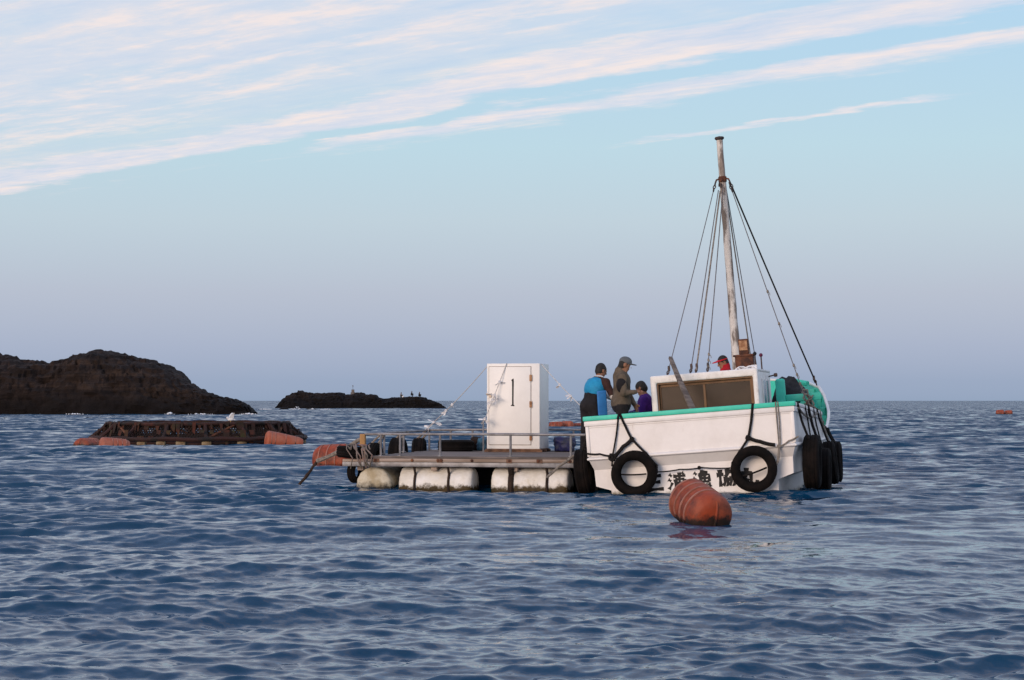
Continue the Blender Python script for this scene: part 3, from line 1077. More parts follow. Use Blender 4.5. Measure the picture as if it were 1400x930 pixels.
# rails
aft = [s for s in ST if s[0] <= 3.45]
loop = [(-w, y, zs) for y, w, zs, wl in reversed(aft)] + [(w, y, zs) for y, w, zs, wl in aft]
mb = MB()
mb.b2((-1.685, -0.03, 1.24), (1.685, 0.15, 1.315))
mb.build('gunwale_cap', M_green, boat, bev=0.012)
for sgn in (1, -1):
    mb = MB()
    sd = [(sgn * w, y + (0.152 if y == 0 else 0), zs) for y, w, zs, wl in aft]
    mb.sweep(sd, [(0.030 * sgn, 0.0), (0.030 * sgn, 0.06), (-0.13 * sgn, 0.06), (-0.13 * sgn, 0.0)])
    mb.build('side_cap', M_white, boat, bev=0.012)
mb = MB()
mb.sweep(loop, [(0.022, -0.085), (0.022, -0.004), (-0.03, -0.004), (-0.03, -0.085)])
mb.build('rub_strake', M_white, boat, bev=0.01)
fore = [s for s in ST if s[0] >= 3.49]
for sgn in (1, -1):
    mb = MB()
    pth = [(sgn * w, y, zs) for y, w, zs, wl in fore]
    se = [(0.018 * sgn, -0.02), (0.018 * sgn, 0.025), (-0.035 * sgn, 0.025), (-0.035 * sgn, -0.02)]
    mb.sweep(pth, se)
    mb.build('bow_rail', M_white, boat, bev=0.012)
low = [(-section(*s)[1][0], s[0], 0.63) for s in reversed(ST[:14])] + [(section(*s)[1][0], s[0], 0.63) for s in ST[:14]]
mb = MB()
mb.sweep(low, [(0.0, -0.03), (0.035, -0.012), (0.035, 0.012), (0.0, 0.035), (-0.03, 0.035), (-0.03, -0.03)])
mb.build('hull_moulding', M_white, boat, bev=0.006)
mb = MB()
for sgn in (1, -1):
    mb.b2((sgn * 1.655, -0.018, 0.67), (sgn * 1.60, 0.05, 1.152))
mb.b2((-1.60, -0.008, 1.125), (1.60, 0.02, 1.153))
mb.build('transom_trim', M_white, boat, bev=0.008)
mb = MB()
mb.b2((-1.36, 0.085, -0.10), (-1.20, 0.13, 0.045))
mb.build('exhaust_port', M_blackpaint, boat, bev=0.01)

# ---- painted name on the stern, brush strokes
STROKES = {
    'san': [((14, 84), (50, 86), (86, 88)), ((20, 52), (50, 52), (80, 54)), ((4, 12), (50, 14), (96, 14))],
    'ura': [((8, 90), (22, 78)), ((2, 62), (17, 52)), ((3, 8), (12, 22), (24, 44)), ((30, 78), (97, 79)), ((78, 97), (88, 86)), ((40, 61), (40, 5)), ((40, 60), (90, 61)),
            ((90, 60), (90, 10), (80, 5)), ((40, 42), (88, 42)), ((40, 24), (88, 24)), ((64, 98), (64, 4))],
    'gyo': [((8, 90), (22, 78)), ((2, 62), (17, 52)), ((3, 8), (12, 22), (24, 44)), ((52, 98), (44, 86), (34, 76)), ((50, 91), (80, 91), (72, 78)), ((40, 76), (40, 38)),
            ((40, 76), (90, 76), (90, 38)), ((40, 57), (90, 57)), ((40, 38), (90, 38)), ((65, 76), (65, 38)), ((34, 28), (27, 8)), ((50, 27), (54, 10)), ((68, 27), (73, 10)), ((86, 28), (97, 8))],
    'kyo': [((0, 68), (38, 70)), ((19, 97), (19, 4)), ((46, 84), (92, 85), (87, 58), (78, 60)), ((70, 98), (62, 72), (46, 56)), ((36, 44), (62, 45), (58, 10), (51, 14)),
            ((51, 55), (46, 28), (33, 8)), ((68, 44), (97, 45), (93, 10), (85, 14)), ((83, 55), (78, 28), (66, 8))],
    'maru': [((8, 66), (62, 68), (62, 22), (70, 10), (92, 10), (95, 28)), ((40, 97), (36, 52), (6, 6)), ((16, 46), (52, 26))],
}


def brush(mb, pts, wd, size, org, y):
    pts = [Vector((p[0] / 100 * size, p[1] / 100 * size)) for p in pts]
    q = []
    for i in range(len(pts) - 1):
        for j in range(5):
            q.append(pts[i].lerp(pts[i + 1], j / 5))
    q.append(pts[-1])
    n = len(q)
    L, Rr = [], []
    for i, p in enumerate(q):
        d = (q[min(i + 1, n - 1)] - q[max(i - 1, 0)]).normalized()
        nn = Vector((-d.y, d.x))
        t = i / (n - 1)
        w = wd * (0.80 + 0.35 * math.cos(t * PI * 2.0)) * (1.12 - 0.45 * t) * 0.5 + wd * 0.16
        L.append(p + nn * w)
        Rr.append(p - nn * w)
    vs = []
    for a, b in zip(L, Rr):
        vs += [(org[0] + a.x, y, org[1] + a.y), (org[0] + b.x, y, org[1] + b.y)]
    m0 = len(vs)
    vs += [(v[0], v[1] + 0.003, v[2]) for v in vs]
    fs = []
    for i in range(n - 1):
        a = 2 * i
        fs += [(a, a + 1, a + 3, a + 2), (m0 + a, m0 + a + 2, m0 + a + 3, m0 + a + 1), (a, a + 2, m0 + a + 2, m0 + a), (a + 1, m0 + a + 1, m0 + a + 3, a + 3)]
    mb.add(vs, fs)


lettering = empty('lettering')
lettering.parent = boat
for (key, cx) in (('san', -0.62), ('ura', -0.265), ('gyo', 0.13), ('kyo', 0.51), ('maru', 0.87)):
    mb = MB()
    for i, stq in enumerate(STROKES[key]):
        brush(mb, stq, 0.041 if key in ('ura', 'gyo') else 0.053, 0.29, (cx - 0.145, 0.040), 0.0955 - i * 0.0007)
    mb.build('painted_character', M_blackpaint, lettering, smooth=False)

# ---- cabin
CX0, CX1, CY0, CY1, CZ = -0.85, 0.96, 2.0, 4.5, 1.92
cabin = empty('cabin')
cabin.parent = boat
mb = MB()
OX0, OX1, OZ0, OZ1 = CX0 + 0.10, CX1 - 0.085, 1.16, CZ - 0.125
mb.b2((CX0, CY0, DECK), (OX0, CY0 + 0.17, CZ))
mb.b2((OX1, CY0, DECK), (CX1, CY0 + 0.17, CZ))
mb.b2((OX0 - 0.01, CY0, OZ1), (OX1 + 0.01, CY0 + 0.17, CZ))
mb.b2((OX0 - 0.01, CY0, DECK), (OX1 + 0.01, CY0 + 0.17, OZ0))
mb2 = bmesh.new()
for p0, p1 in (((CX0, CY0, DECK), (CX1, CY0 + 0.17, CZ)),):
    pass
mb2.free()
# aft wall as one frame with an opening
def frame_mesh(x0, x1, z0, z1, ox0, ox1, oz0, oz1, y0, y1):
    m = MB()
    o = [(x0, z0), (x1, z0), (x1, z1), (x0, z1)]
    i = [(ox0, oz0), (ox1, oz0), (ox1, oz1), (ox0, oz1)]
    vs = [(p[0], y0, p[1]) for p in o] + [(p[0], y0, p[1]) for p in i] + [(p[0], y1, p[1]) for p in o] + [(p[0], y1, p[1]) for p in i]
    fs = []
    for k in range(4):
        k2 = (k + 1) % 4
        fs += [(k, k2, 4 + k2, 4 + k), (8 + k, 12 + k, 12 + k2, 8 + k2), (4 + k, 4 + k2, 12 + k2, 12 + k), (k, 8 + k, 8 + k2, k2)]
    m.add(vs, fs)
    return m


frame_mesh(CX0, CX1, DECK, CZ, OX0, OX1, OZ0, OZ1, CY0, CY0 + 0.17).build('aft_wall', M_cabwhite, cabin, bev=0.028, seg=3)
mb = MB()
mb.b2((CX1 - 0.06, CY0 + 0.172, DECK), (CX1 - 0.004, CY1, CZ - 0.05))
sw1 = mb.build('side_wall', M_cabwhite, cabin, bev=0.01)
mb = MB()
mb.b2((CX0 + 0.004, CY0 + 0.172, DECK), (CX0 + 0.06, CY1, CZ - 0.05))
sw2 = mb.build('side_wall', M_cabwhite, cabin, bev=0.01)
mb = MB()
mb.b2((CX0 + 0.061, CY1 - 0.06, DECK), (CX1 - 0.061, CY1, CZ - 0.05))
mb.build('front_wall', M_cabwhite, cabin, bev=0.01)
mb = MB()
mb.b2((CX0 + 0.002, CY0 + 0.173, CZ - 0.048), (CX1 - 0.002, CY1 + 0.06, CZ - 0.004))
mb.build('roof', M_cabwhite, cabin, bev=0.015)
# window: brown lining, frame, mullion, two panes
frame_mesh(OX0 + 0.002, OX1 - 0.002, OZ0 + 0.002, OZ1 - 0.002, OX0 + 0.028, OX1 - 0.028, OZ0 + 0.03, OZ1 - 0.028, CY0 + 0.045, CY0 + 0.168).build('window_lining', M_brownwood, cabin, bev=0.004)
wf = frame_mesh(OX0 + 0.030, OX1 - 0.030, OZ0 + 0.032, OZ1 - 0.030, OX0 + 0.060, OX1 - 0.060, OZ0 + 0.06, OZ1 - 0.075, CY0 + 0.12, CY0 + 0.16).build('window_frame', M_brownwood, cabin, bev=0.004)
mid = (OX0 + OX1) / 2 - 0.02
mb = MB()
mb.b2((mid - 0.02, CY0 + 0.115, OZ0 + 0.062), (mid + 0.02, CY0 + 0.155, OZ1 - 0.077))
mb.build('mullion', M_brownwood, cabin, bev=0.004)
for a, b in ((OX0 + 0.061, mid - 0.021), (mid + 0.021, OX1 - 0.061)):
    mb = MB()
    mb.b2((a, CY0 + 0.138, OZ0 + 0.061), (b, CY0 + 0.146, OZ1 - 0.076))
    mb.build('pane', M_glass, cabin)
# side fittings on the starboard wall: sliding window and a lamp
mb = MB()
mb.b2((CX1 - 0.0035, 2.75, 1.25), (CX1 + 0.012, 3.85, 1.72))
mb.build('side_window', pm('blue_grey_pane', (0.16, 0.22, 0.30), (0.10, 0.14, 0.20), 2, rough=0.2), cabin, bev=0.004)
for yy in (2.72, 3.30, 3.88):
    mb = MB()
    mb.b2((CX1 - 0.003, yy - 0.025, 1.22), (CX1 + 0.022, yy + 0.025, 1.75))
    mb.build('window_stile', M_cabwhite, cabin, bev=0.004)
mb = MB()
mb.tube([(CX1 - 0.01, 4.2, 1.80), (CX1 + 0.10, 4.2, 1.82)], 0.012)
mb.lathe([(0.0, -0.03), (0.03, -0.03), (0.035, 0.0), (0.03, 0.03), (0.0, 0.035)], 12, 'X', 0, (CX1 + 0.12, 4.2, 1.82))
mb.build('side_lamp', M_darkmetal, cabin)

# ---- mast and rigging
MX, MY = 0.34, 4.9
mast = empty('mast')
mast.parent = boat
rnd = random.Random(4)
mb = MB()
zz = [DECK - 0.02 + i * 0.12 for i in range(46)] + [6.17]
mb.tube([(MX + rnd.uniform(-.003, .003), MY, z) for z in zz], [(0.092 - 0.036 * (z - DECK) / 5.6) * rnd.uniform(0.97, 1.03) for z in zz], 14)
mb.build('pole', M_mast, mast)
mb = MB()
mb.lathe([(0.0, 6.17), (0.056, 6.172), (0.082, 6.19), (0.088, 6.21), (0.076, 6.23), (0.0, 6.246)], 20, 'Z', 0, (MX, MY, 0))
mb.build('mast_cap', M_darkmetal, mast)
mb = MB()
mb.lathe([(0.060, 5.40), (0.076, 5.41), (0.076, 5.50), (0.060, 5.51)], 16, 'Z', 0, (MX, MY, 0))
for dx, dy in ((-0.11, -0.02), (0.11, -0.02), (0.0, -0.1), (0.03, 0.1)):
    mb.tube([(MX + dx * 0.5, MY + dy * 0.5, 5.47), (MX + dx, MY + dy, 5.45), (MX + dx * 1.15, MY + dy * 1.15, 5.41)], 0.016, 8)
mb.build('collar', M_rust, mast, bev=0.0)


def shackle(mb, p, d, n=3, r=0.02):
    """short chain of links from p along d"""
    d = Vector(d).normalized()
    p = Vector(p)
    a = d.cross(Vector((0.2, 1, 0.1))).normalized()
    b = a.cross(d)
    for i in range(n):
        c = p + d * (r * 2.3 * (i + 0.5))
        side = a if i % 2 else b
        ring = [c + d * (r * 1.5 * math.cos(t)) + side * (r * 0.85 * math.sin(t)) for t in [2 * PI * k / 12 for k in range(13)]]
        mb.tube(ring, r * 0.36, 6, caps=False)


def stay(a, b, r, mat, bottom=0.12, knots=(), links=3):
    a, b = Vector(a), Vector(b)
    d = (b - a).normalized()
    o = empty('stay')
    o.parent = boat
    mb = MB()
    mb.tube(sagline(a + d * 0.15 * (links > 0), b - d * bottom * 0.6, 0.012 * (b - a).length / 3), r, 8)
    mb.build('wire', mat, o)
    mb = MB()
    if links:
        shackle(mb, a, d, links, 0.026)
        mb.build('shackle', M_darkmetal, o)
        mb = MB()
    shackle(mb, b, -d, 2, 0.024)
    mb.lathe([(0.0, -0.05), (0.020, -0.045), (0.024, 0.0), (0.02, 0.045), (0.0, 0.05)], 10, 'Z', 0, b - d * 0.16)
    mb.build('turnbuckle', M_darkmetal, o)
    for t in knots:
        mb = MB()
        c = a.lerp(b, t)
        mb.lathe([(0.0, -0.035), (0.018, -0.02), (0.022, 0.0), (0.015, 0.025), (0.0, 0.035)], 8, 'Z', 0, c)
        mb.tube([c, c + Vector((0.03, 0.01, -0.03)), c + Vector((0.035, 0.01, -0.07))], 0.006, 5)
        mb.build('knot', M_ropegrey, o)
    return o


CT = (MX, MY, 5.46)
M_wire = pm('galvanised_wire', (0.16, 0.15, 0.16), (0.10, 0.09, 0.09), 30, rough=0.7, metal=0.2)
stay((MX - 0.13, MY - 0.03, 5.40), (-0.72, 3.2, CZ), 0.0075, M_wire)
stay((MX - 0.05, MY - 0.10, 5.38), (-0.30, 3.1, CZ), 0.009, M_wire, links=1)
stay((MX - 0.02, MY - 0.11, 5.36), (-0.21, 3.15, CZ), 0.015, M_ropegrey, links=1)
stay((MX + 0.01, MY - 0.11, 5.30), (-0.03, 3.35, CZ), 0.009, M_wire, links=0, knots=(0.90, 0.93, 0.96))
stay((MX + 0.13, MY - 0.02, 5.40), (1.62, 7.0, 1.62), 0.015, M_ropeblack)
stay((MX + 0.12, MY - 0.03, 5.38), (1.62, 4.45, 1.12), 0.008, M_wire, knots=(0.48, 0.62, 0.80, 0.84, 0.88))
stay((MX + 0.04, MY + 0.10, 5.36), (0.66, 6.1, 1.30), 0.008, M_wire, links=0)
stay((MX + 0.03, MY + 0.11, 5.30), (0.55, 6.2, 1.30), 0.012, M_ropegrey, links=0)
# cross beam carrying the two forestays
mb = MB()
mb.b2((0.30, 6.08, DECK), (0.42, 6.2, 1.36))
mb.b2((0.425, 6.09, 1.26), (0.80, 6.19, 1.36))
mb.b2((0.80, 6.08, DECK), (0.92, 6.2, 1.36))
mb.build('forestay_bitt', M_green, boat, bev=0.015)

# ---- engine stack and control levers on the cabin roof
ex = empty('exhaust_stack')
ex.parent = boat
mb = MB()
mb.b2((0.40, 4.02, CZ - 0.006), (0.72, 4.30, 2.20))
mb.b2((0.37, 3.99, 2.19), (0.75, 4.33, 2.225))
mb.build('casing', M_rust, ex, bev=0.012)
mb = MB()
mb.b2((0.475, 4.08, 2.2255), (0.645, 4.25, 2.50))
mb.build('funnel', M_rust, ex, bev=0.012)
mb = MB()
mb.b2((0.49, 4.072, 2.30), (0.63, 4.079, 2.47))
mb.build('rust_plate', M_hinge, ex)
for lx, lz in ((0.765, 2.20), (0.87, 2.165)):
    lv = empty('control_lever')
    lv.parent = boat
    mb = MB()
    mb.tube([(lx, 3.95, CZ - 0.01), (lx, 3.95, lz)], 0.013, 8)
    mb.lathe([(0.03, -0.0), (0.03, 0.02), (0.0, 0.025)], 10, 'Z', 0, (lx, 3.95, CZ - 0.006))
    mb.build('rod', M_darkmetal, lv)
    mb = MB()
    mb.lathe([(0.0, -0.036), (0.022, -0.028), (0.036, 0.0), (0.022, 0.028), (0.0, 0.036)], 12, 'Z', 0, (lx, 3.95, lz + 0.02))
    mb.build('knob', M_blackpaint if lx < 0.8 else pm('maroon_knob', (0.10, 0.015, 0.04), rough=0.4), lv)
mb = MB()
rnd = random.Random(8)
for i in range(4):
    pts = [(0.52 + 0.06 * i + 0.10 * math.cos(t) , 3.80 + 0.05 * math.sin(t * 1.3 + i), CZ + 0.035 + 0.05 * math.sin(t + i) ** 2) for t in [k * 0.5 for k in range(14)]]
    mb.tube(pts, 0.012, 6)
mb.b2((0.70, 3.80, CZ - 0.005), (0.80, 3.86, CZ + 0.10))
mb.build('coiled_line', M_rag, boat)

M_blackcloth0 = pm('dark_hatch', (0.02, 0.025, 0.025), (0.04, 0.04, 0.04), 4, rough=0.8)
# ---- foredeck bitts: green posts and beams
mb = MB()
mb.b2((1.00, 4.93, DECK), (1.17, 5.10, 1.76))
mb.build('bitt_post', M_green, boat, bev=0.045, seg=3)
mb = MB()
mb.b2((1.172, 4.97, 1.33), (1.80, 5.07, 1.46))
mb.build('bitt_beam', M_green, boat, bev=0.012)
mb = MB()
mb.b2((1.42, 4.95, DECK), (1.57, 5.09, 1.326))
mb.build('bitt_post', M_green, boat, bev=0.02)
mb = MB()
mb.tube([(1.25, 7.4, 1.40), (0.9, 7.0, 1.62), (1.20, 7.2, 1.72), (1.45, 7.0, 1.66)], [0.05, 0.06, 0.06, 0.05], 8)
mb.build('bow_brace', M_green, boat)
# frames inside the starboard bow bulwark and a tangle of line on the beam
for yy, ww, zz_ in ((4.95, 1.885, 0.90), (5.5, 1.89, 1.06), (6.05, 1.84, 1.22), (6.6, 1.75, 1.42), (7.15, 1.61, 1.58)):
    mb = MB()
    mb.b2((ww - 0.14, yy - 0.035, DECK), (ww - 0.045, yy + 0.035, zz_ - 0.03))
    mb.build('bulwark_frame', M_green, boat, bev=0.01)
mb = MB()
rt = random.Random(31)
tp = Vector((1.52, 4.90, 1.50))
path = [tp]
for k in range(46):
    a_ = k * 0.9
    path.append(tp + Vector((0.07 * math.sin(a_) + 0.004 * k, 0.02 * math.cos(a_ * 1.7) - 0.03, -0.010 * k + 0.05 * math.cos(a_ * 1.3))) + Vector((rt.uniform(-.02, .02), 0, rt.uniform(-.02, .02))))
mb.tube(path, 0.017, 6)
mb.build('rope_tangle', M_ropegrey, boat)
# dark canvas heaped on the foredeck
mb = MB()
g = 14
vs, fs = [], []
for i in range(g):
    for j in range(g):
        u, v = i / (g - 1), j / (g - 1)
        vs.append((0.86 + 0.68 * u, 5.5 + 0.8 * v, 1.26 + 0.55 * (math.sin(u * PI) ** 0.6) * (math.sin(v * PI) ** 0.5) * (1.15 - 0.45 * u) + 0.04 * math.sin(u * 17 + v * 9) + 0.03 * math.sin(v * 21)))
for i in range(g - 1):
    for j in range(g - 1):
        fs.append((i * g + j, (i + 1) * g + j, (i + 1) * g + j + 1, i * g + j + 1))
mb.add(vs, fs)
cv = mb.build('canvas_heap', pm('black_canvas', (0.012, 0.012, 0.014), (0.03, 0.03, 0.033), 5, rough=0.85), None)
sol = cv.modifiers.new('thick', 'SOLIDIFY')
sol.thickness = 0.02
cv.matrix_world = BM
tag(cv, 'black canvas heaped on the foredeck beside the green bitts', 'canvas')
mb = MB()
mb.b2((0.98, 5.5, DECK), (1.55, 6.3, 1.20))
hb = mb.build('hatch_box', M_blackcloth0, boat, bev=0.02)


def on_boat(o, p):
    o.matrix_world = BM @ Matrix.Translation(Vector(p))
    return o


# ---- tyres hung as fenders
def tyre_mesh(name, Ro=0.36, Ri=0.215, W=0.20):
    """tyre lying around the local Y axis"""
    h = W / 2
    prof = [(Ri, -h * 0.62), (Ri + 0.02, -h * 0.85), (Ri + 0.05, -h), ((Ro + Ri) / 2 + 0.01, -h * 1.06), (Ro - 0.035, -h * 0.96), (Ro - 0.008, -h * 0.80)]
    tread = []
    for t in (-0.72, -0.45, -0.40, -0.05, 0.05, 0.40, 0.45, 0.72):
        tread.append((Ro - (0.012 if t in (-0.45, 0.05, 0.45) else 0.0) , h * t))
    prof += tread + [(r, -y) for r, y in reversed(prof)]
    prof += [(Ri + 0.012, h * 0.55), (Ri + 0.07, h * 0.4), (Ri + 0.07, -h * 0.4), (Ri + 0.012, -h * 0.55), (Ri, -h * 0.62)]
    mb = MB()
    mb.lathe(prof, 40, 'Y', 0, wob=lambda t, hh: 1 + 0.006 * math.sin(3 * t + 1))
    return mb


TYRES = 'tyre fenders hung on the boat'
rnd = random.Random(21)


def knot(mb, c, r=0.035):
    c = Vector(c)
    for k in range(3):
        a = k * 1.1
        pts = [c + Vector((r * math.cos(t) * math.cos(a), r * 0.7 * math.sin(t) - 0.01, r * math.sin(t + a))) for t in [2 * PI * q / 10 for q in range(11)]]
        mb.tube(pts, r * 0.42, 6, caps=False)


def fender(c, rot, label, ropes, Ro=0.36, Ri=0.215, W=0.20, group=TYRES):
    """c: centre in boat space; rot: euler of the tyre in boat space; ropes in boat space: (points, radius, material, knots)"""
    t = empty('tyre_fender', label=label, cat='tyre', group=group)
    on_boat(t, c)
    ty = tyre_mesh('tyre', Ro, Ri, W).build('tyre', M_black, t, ang=50)
    ty.rotation_euler = rot
    for pts, r, mat, kn in ropes:
        mb = MB()
        q = []
        for a, b in zip(pts[:-1], pts[1:]):
            sg = sagline(Vector(a) - Vector(c), Vector(b) - Vector(c), 0.010, 6)
            q += sg if not q else sg[1:]
        mb.tube(q, r, 7)
        for k in kn:
            knot(mb, Vector(k) - Vector(c), max(0.022, r * 1.6))
        mb.build('rope', mat, t)
    return t


Z1 = 1.325
T1 = (-0.91, -0.115, 0.36)
fender(T1, (R(4), 0, 0), 'tyre fender on the stern near the raft, left of the painted name',
       [([(-1.10, -0.19, Z1 - .08), (-1.10, -0.04, Z1), (-1.16, -0.035, 1.0), (-1.245, -0.06, 0.66), (-1.26, -0.10, 0.50)], 0.014, M_ropeblack, []),
        ([(-1.08, -0.035, Z1), (-1.00, -0.035, 1.10), (-0.915, -0.045, 0.90)], 0.020, M_ropeblack, [(-0.915, -0.05, 0.90)]),
        ([(-0.92, -0.05, 0.90), (-1.06, -0.06, 0.80), (-1.245, -0.08, 0.62)], 0.030, M_ropeblack, [(-1.245, -0.08, 0.64)]),
        ([(-0.91, -0.05, 0.90), (-0.70, -0.06, 0.66), (-0.545, -0.09, 0.46), (-0.55, -0.12, 0.34)], 0.019, M_ropeblack, []),
        ([(-1.67, -0.03, 0.73), (-1.45, -0.035, 0.705), (-1.25, -0.06, 0.66)], 0.016, M_ropeblack, []),
        ([(-1.12, -0.10, 0.36), (-0.72, -0.10, 0.34)], 0.013, M_ropeblack, [])])
T2 = (0.98, -0.115, 0.30)
fender(T2, (R(4), 0, R(2)), 'tyre fender on the stern at its right end, over the last painted character',
       [([(1.03, -0.036, Z1), (0.985, -0.036, 1.05), (0.92, -0.045, 0.79)], 0.021, M_ropeblack, [(0.92, -0.05, 0.79)]),
        ([(0.92, -0.05, 0.79), (0.76, -0.06, 0.58), (0.645, -0.08, 0.42), (0.63, -0.10, 0.28)], 0.018, M_ropeblack, []),
        ([(0.93, -0.05, 0.79), (1.10, -0.055, 0.72), (1.33, -0.06, 0.65)], 0.030, M_ropeblack, []),
        ([(1.385, -0.036, Z1), (1.385, -0.036, 1.0), (1.39, -0.05, 0.62)], 0.010, M_ropegrey, [(1.39, -0.055, 0.63)]),
        ([(1.42, -0.036, Z1), (1.425, -0.036, 1.0), (1.41, -0.05, 0.62)], 0.010, M_ropegrey, []),
        ([(1.40, -0.055, 0.62), (1.55, -0.045, 0.70), (1.70, -0.03, 0.76)], 0.014, M_ropegrey, []),
        ([(1.39, -0.055, 0.61), (1.37, -0.09, 0.45), (1.33, -0.11, 0.34)], 0.020, M_ropegrey, []),
        ([(0.79, -0.10, 0.20), (1.18, -0.10, 0.31)], 0.015, M_ropeblack, []),
        ([(-0.54, -0.09, 0.36), (-0.2, 0.02, 0.372), (0.15, 0.03, 0.375), (0.63, -0.06, 0.34)], 0.011, M_ropeblack, [(0.11, 0.02, 0.376)])])
SD = R(90)
fender((1.84, 0.62, 0.33), (R(3), R(2), SD), 'big tyre fender on the starboard side right at the stern corner',
       [([(1.70, 0.30, 1.29), (1.74, 0.36, 1.0), (1.83, 0.40, 0.70)], 0.020, M_ropeblack, []),
        ([(1.76, 1.05, 1.26), (1.80, 0.93, 1.0), (1.84, 0.72, 0.70)], 0.013, M_ropeblack, [])], 0.43, 0.25, 0.25)
fender((1.955, 1.50, 0.14), (R(4), R(-5), SD), 'tyre fender on the starboard side, second from the stern corner',
       [([(1.79, 1.35, 1.24), (1.84, 1.38, 0.9), (1.955, 1.42, 0.48)], 0.024, M_ropeblack, []),
        ([(1.83, 2.05, 1.20), (1.87, 1.90, 0.9), (1.97, 1.62, 0.48)], 0.013, M_ropeblack, [])], 0.38, 0.22, 0.22)
fender((2.01, 2.65, 0.24), (R(-3), R(3), SD), 'tyre fender on the starboard side, third from the stern corner',
       [([(1.86, 2.45, 1.17), (1.90, 2.5, 0.95), (2.0, 2.55, 0.60)], 0.018, M_ropeblack, []),
        ([(1.87, 3.05, 1.14), (1.91, 2.9, 0.95), (2.01, 2.75, 0.60)], 0.016, M_ropegrey, [(1.91, 2.9, 0.93)])], 0.37, 0.22, 0.2)
fender((2.04, 3.75, 0.22), (R(2), R(-2), SD), 'tyre fender on the starboard side, farthest of the four from the stern',
       [([(1.90, 3.55, 0.86), (1.94, 3.62, 0.78), (2.03, 3.68, 0.56)], 0.022, M_ropeblack, [(1.94, 3.62, 0.78)]),
        ([(1.90, 3.95, 0.84), (1.95, 3.9, 0.78), (2.05, 3.85, 0.56)], 0.016, M_ropeblack, [])], 0.36, 0.215, 0.2)
fender((-1.90, 0.95, 0.40), (R(-3), R(14), SD), 'tyre fender leaning between the boat and the raft',
       [([(-1.74, 0.75, 1.24), (-1.80, 0.8, 1.0), (-1.89, 0.85, 0.74)], 0.020, M_ropeblack, []),
        ([(-2.02, 0.75, 0.70), (-2.25, 0.6, 0.55), (-2.45, 0.5, 0.38)], 0.022, M_ropegrey, [])], 0.40, 0.23, 0.22)

# stray lines on the starboard quarter
mb = MB()
mb.tube(sagline((1.72, 0.25, 1.20), (1.87, 2.3, 1.10), 0.12, 12), 0.016, 7)
mb.build('slack_line', M_ropegrey, boat)
mb = MB()
mb.tube([(1.70, 4.5, 1.10), (1.80, 4.2, 0.95), (1.86, 3.9, 0.85)], 0.03, 7)
mb.build('tail_line', M_ropegrey, boat)

# ---- plank leaning against the cabin
a, b = Vector((0.13, 0.22, 1.06)), Vector((-0.47, 1.93, 2.21))
mb = MB()
d = (b - a).normalized()
Bm = basis(d, (0.3, -0.3, 1))
nseg = 8
sect = []
vs, fs = [], []
for i in range(nseg + 1):
    t = i / nseg
    w = 0.060 - 0.028 * t
    th = 0.022
    p = a.lerp(b, t)
    rr, uu = Vector(Bm[:, 0]), Vector(Bm[:, 2])
    tw = 0.006 * math.sin(t * 7)
    for s1, s2 in ((-1, -1), (1, -1), (1, 1), (-1, 1)):
        q = p + rr * (s1 * w + tw) + uu * (s2 * th)
        vs.append(q)
for i in range(nseg):
    for k in range(4):
        k2 = (k + 1) % 4
        fs.append((i * 4 + k, i * 4 + k2, (i + 1) * 4 + k2, (i + 1) * 4 + k))
fs += [(3, 2, 1, 0), tuple(nseg * 4 + k for k in range(4))]
mb.add(vs, fs)
pk = mb.build('wooden_plank', M_greywood, None, bev=0.008)
pk.matrix_world = BM
tag(pk, 'weathered grey plank leaning from the stern against the cabin window', 'plank')
# ------------------------------------------------------------------ the raft (x to the right along its front, y away, z up)
RAFT_O = Vector((1.15, 33.15, 0.0))
RAFT_R = Euler((0, 0, R(-YAW)))
RM = Matrix.Translation(RAFT_O) @ RAFT_R.to_matrix().to_4x4()
RX0, RX1, RD = -3.92, 0.20, 4.25
DZ = 0.50
raft = empty('work_raft', RAFT_O, RAFT_R, 'floating timber work raft with low grey railing on white floats', 'raft')


def on_raft(o, p, rz=0.0):
    o.matrix_world = RM @ Matrix.Translation(Vector(p)) @ Euler((0, 0, rz)).to_matrix().to_4x4()
    return o


rnd = random.Random(3)
npl = 24
pw = RD / npl
for i in range(npl):
    mb = MB()
    a, b = RX0 + 0.30 + rnd.uniform(-0.04, 0.03), RX1 + rnd.uniform(-0.03, 0.02)
    mb.b2((a, i * pw + 0.006 - (0.02 if i == 0 else 0), DZ - 0.035 + rnd.uniform(-0.004, 0.003)), (b, (i + 1) * pw - 0.006, DZ + rnd.uniform(-0.005, 0.004)))
    mb.build('deck_plank', M_plank, raft, bev=0.006, loc=(0, 0, 0))
# front beams
mb = MB()
mb.b2((RX0 + 0.33, -0.030, DZ - 0.097), (RX1 + 0.02, 0.06, DZ - 0.040))
mb.build('front_timber', M_beam, raft, bev=0.008)
mb = MB()
mb.b2((RX0 - 0.22, -0.012, DZ - 0.178), (RX1 + 0.02, 0.07, DZ - 0.101))
mb.build('front_girder', M_steel, raft, bev=0.006)
mb = MB()
mb.b2((RX0 - 0.22, 0.0, DZ - 0.099), (RX0 + 0.32, 0.07, DZ - 0.055))
mb.build('beam_stub', M_beam, raft, bev=0.006)
for i, yy in enumerate((1.35, 2.75, 4.12)):
    mb = MB()
    mb.b2((RX0 - 0.1, yy, DZ - 0.17), (RX1, yy + 0.1, DZ - 0.042))
    mb.build('cross_girder', M_steel, raft, bev=0.006)
for xx in (RX0 + 0.02, -2.6, -1.2, RX1 - 0.14):
    mb = MB()
    mb.b2((xx, 0.075, DZ - 0.25), (xx + 0.1, RD, DZ - 0.18))
    mb.build('joist', M_beam, raft, bev=0.006)
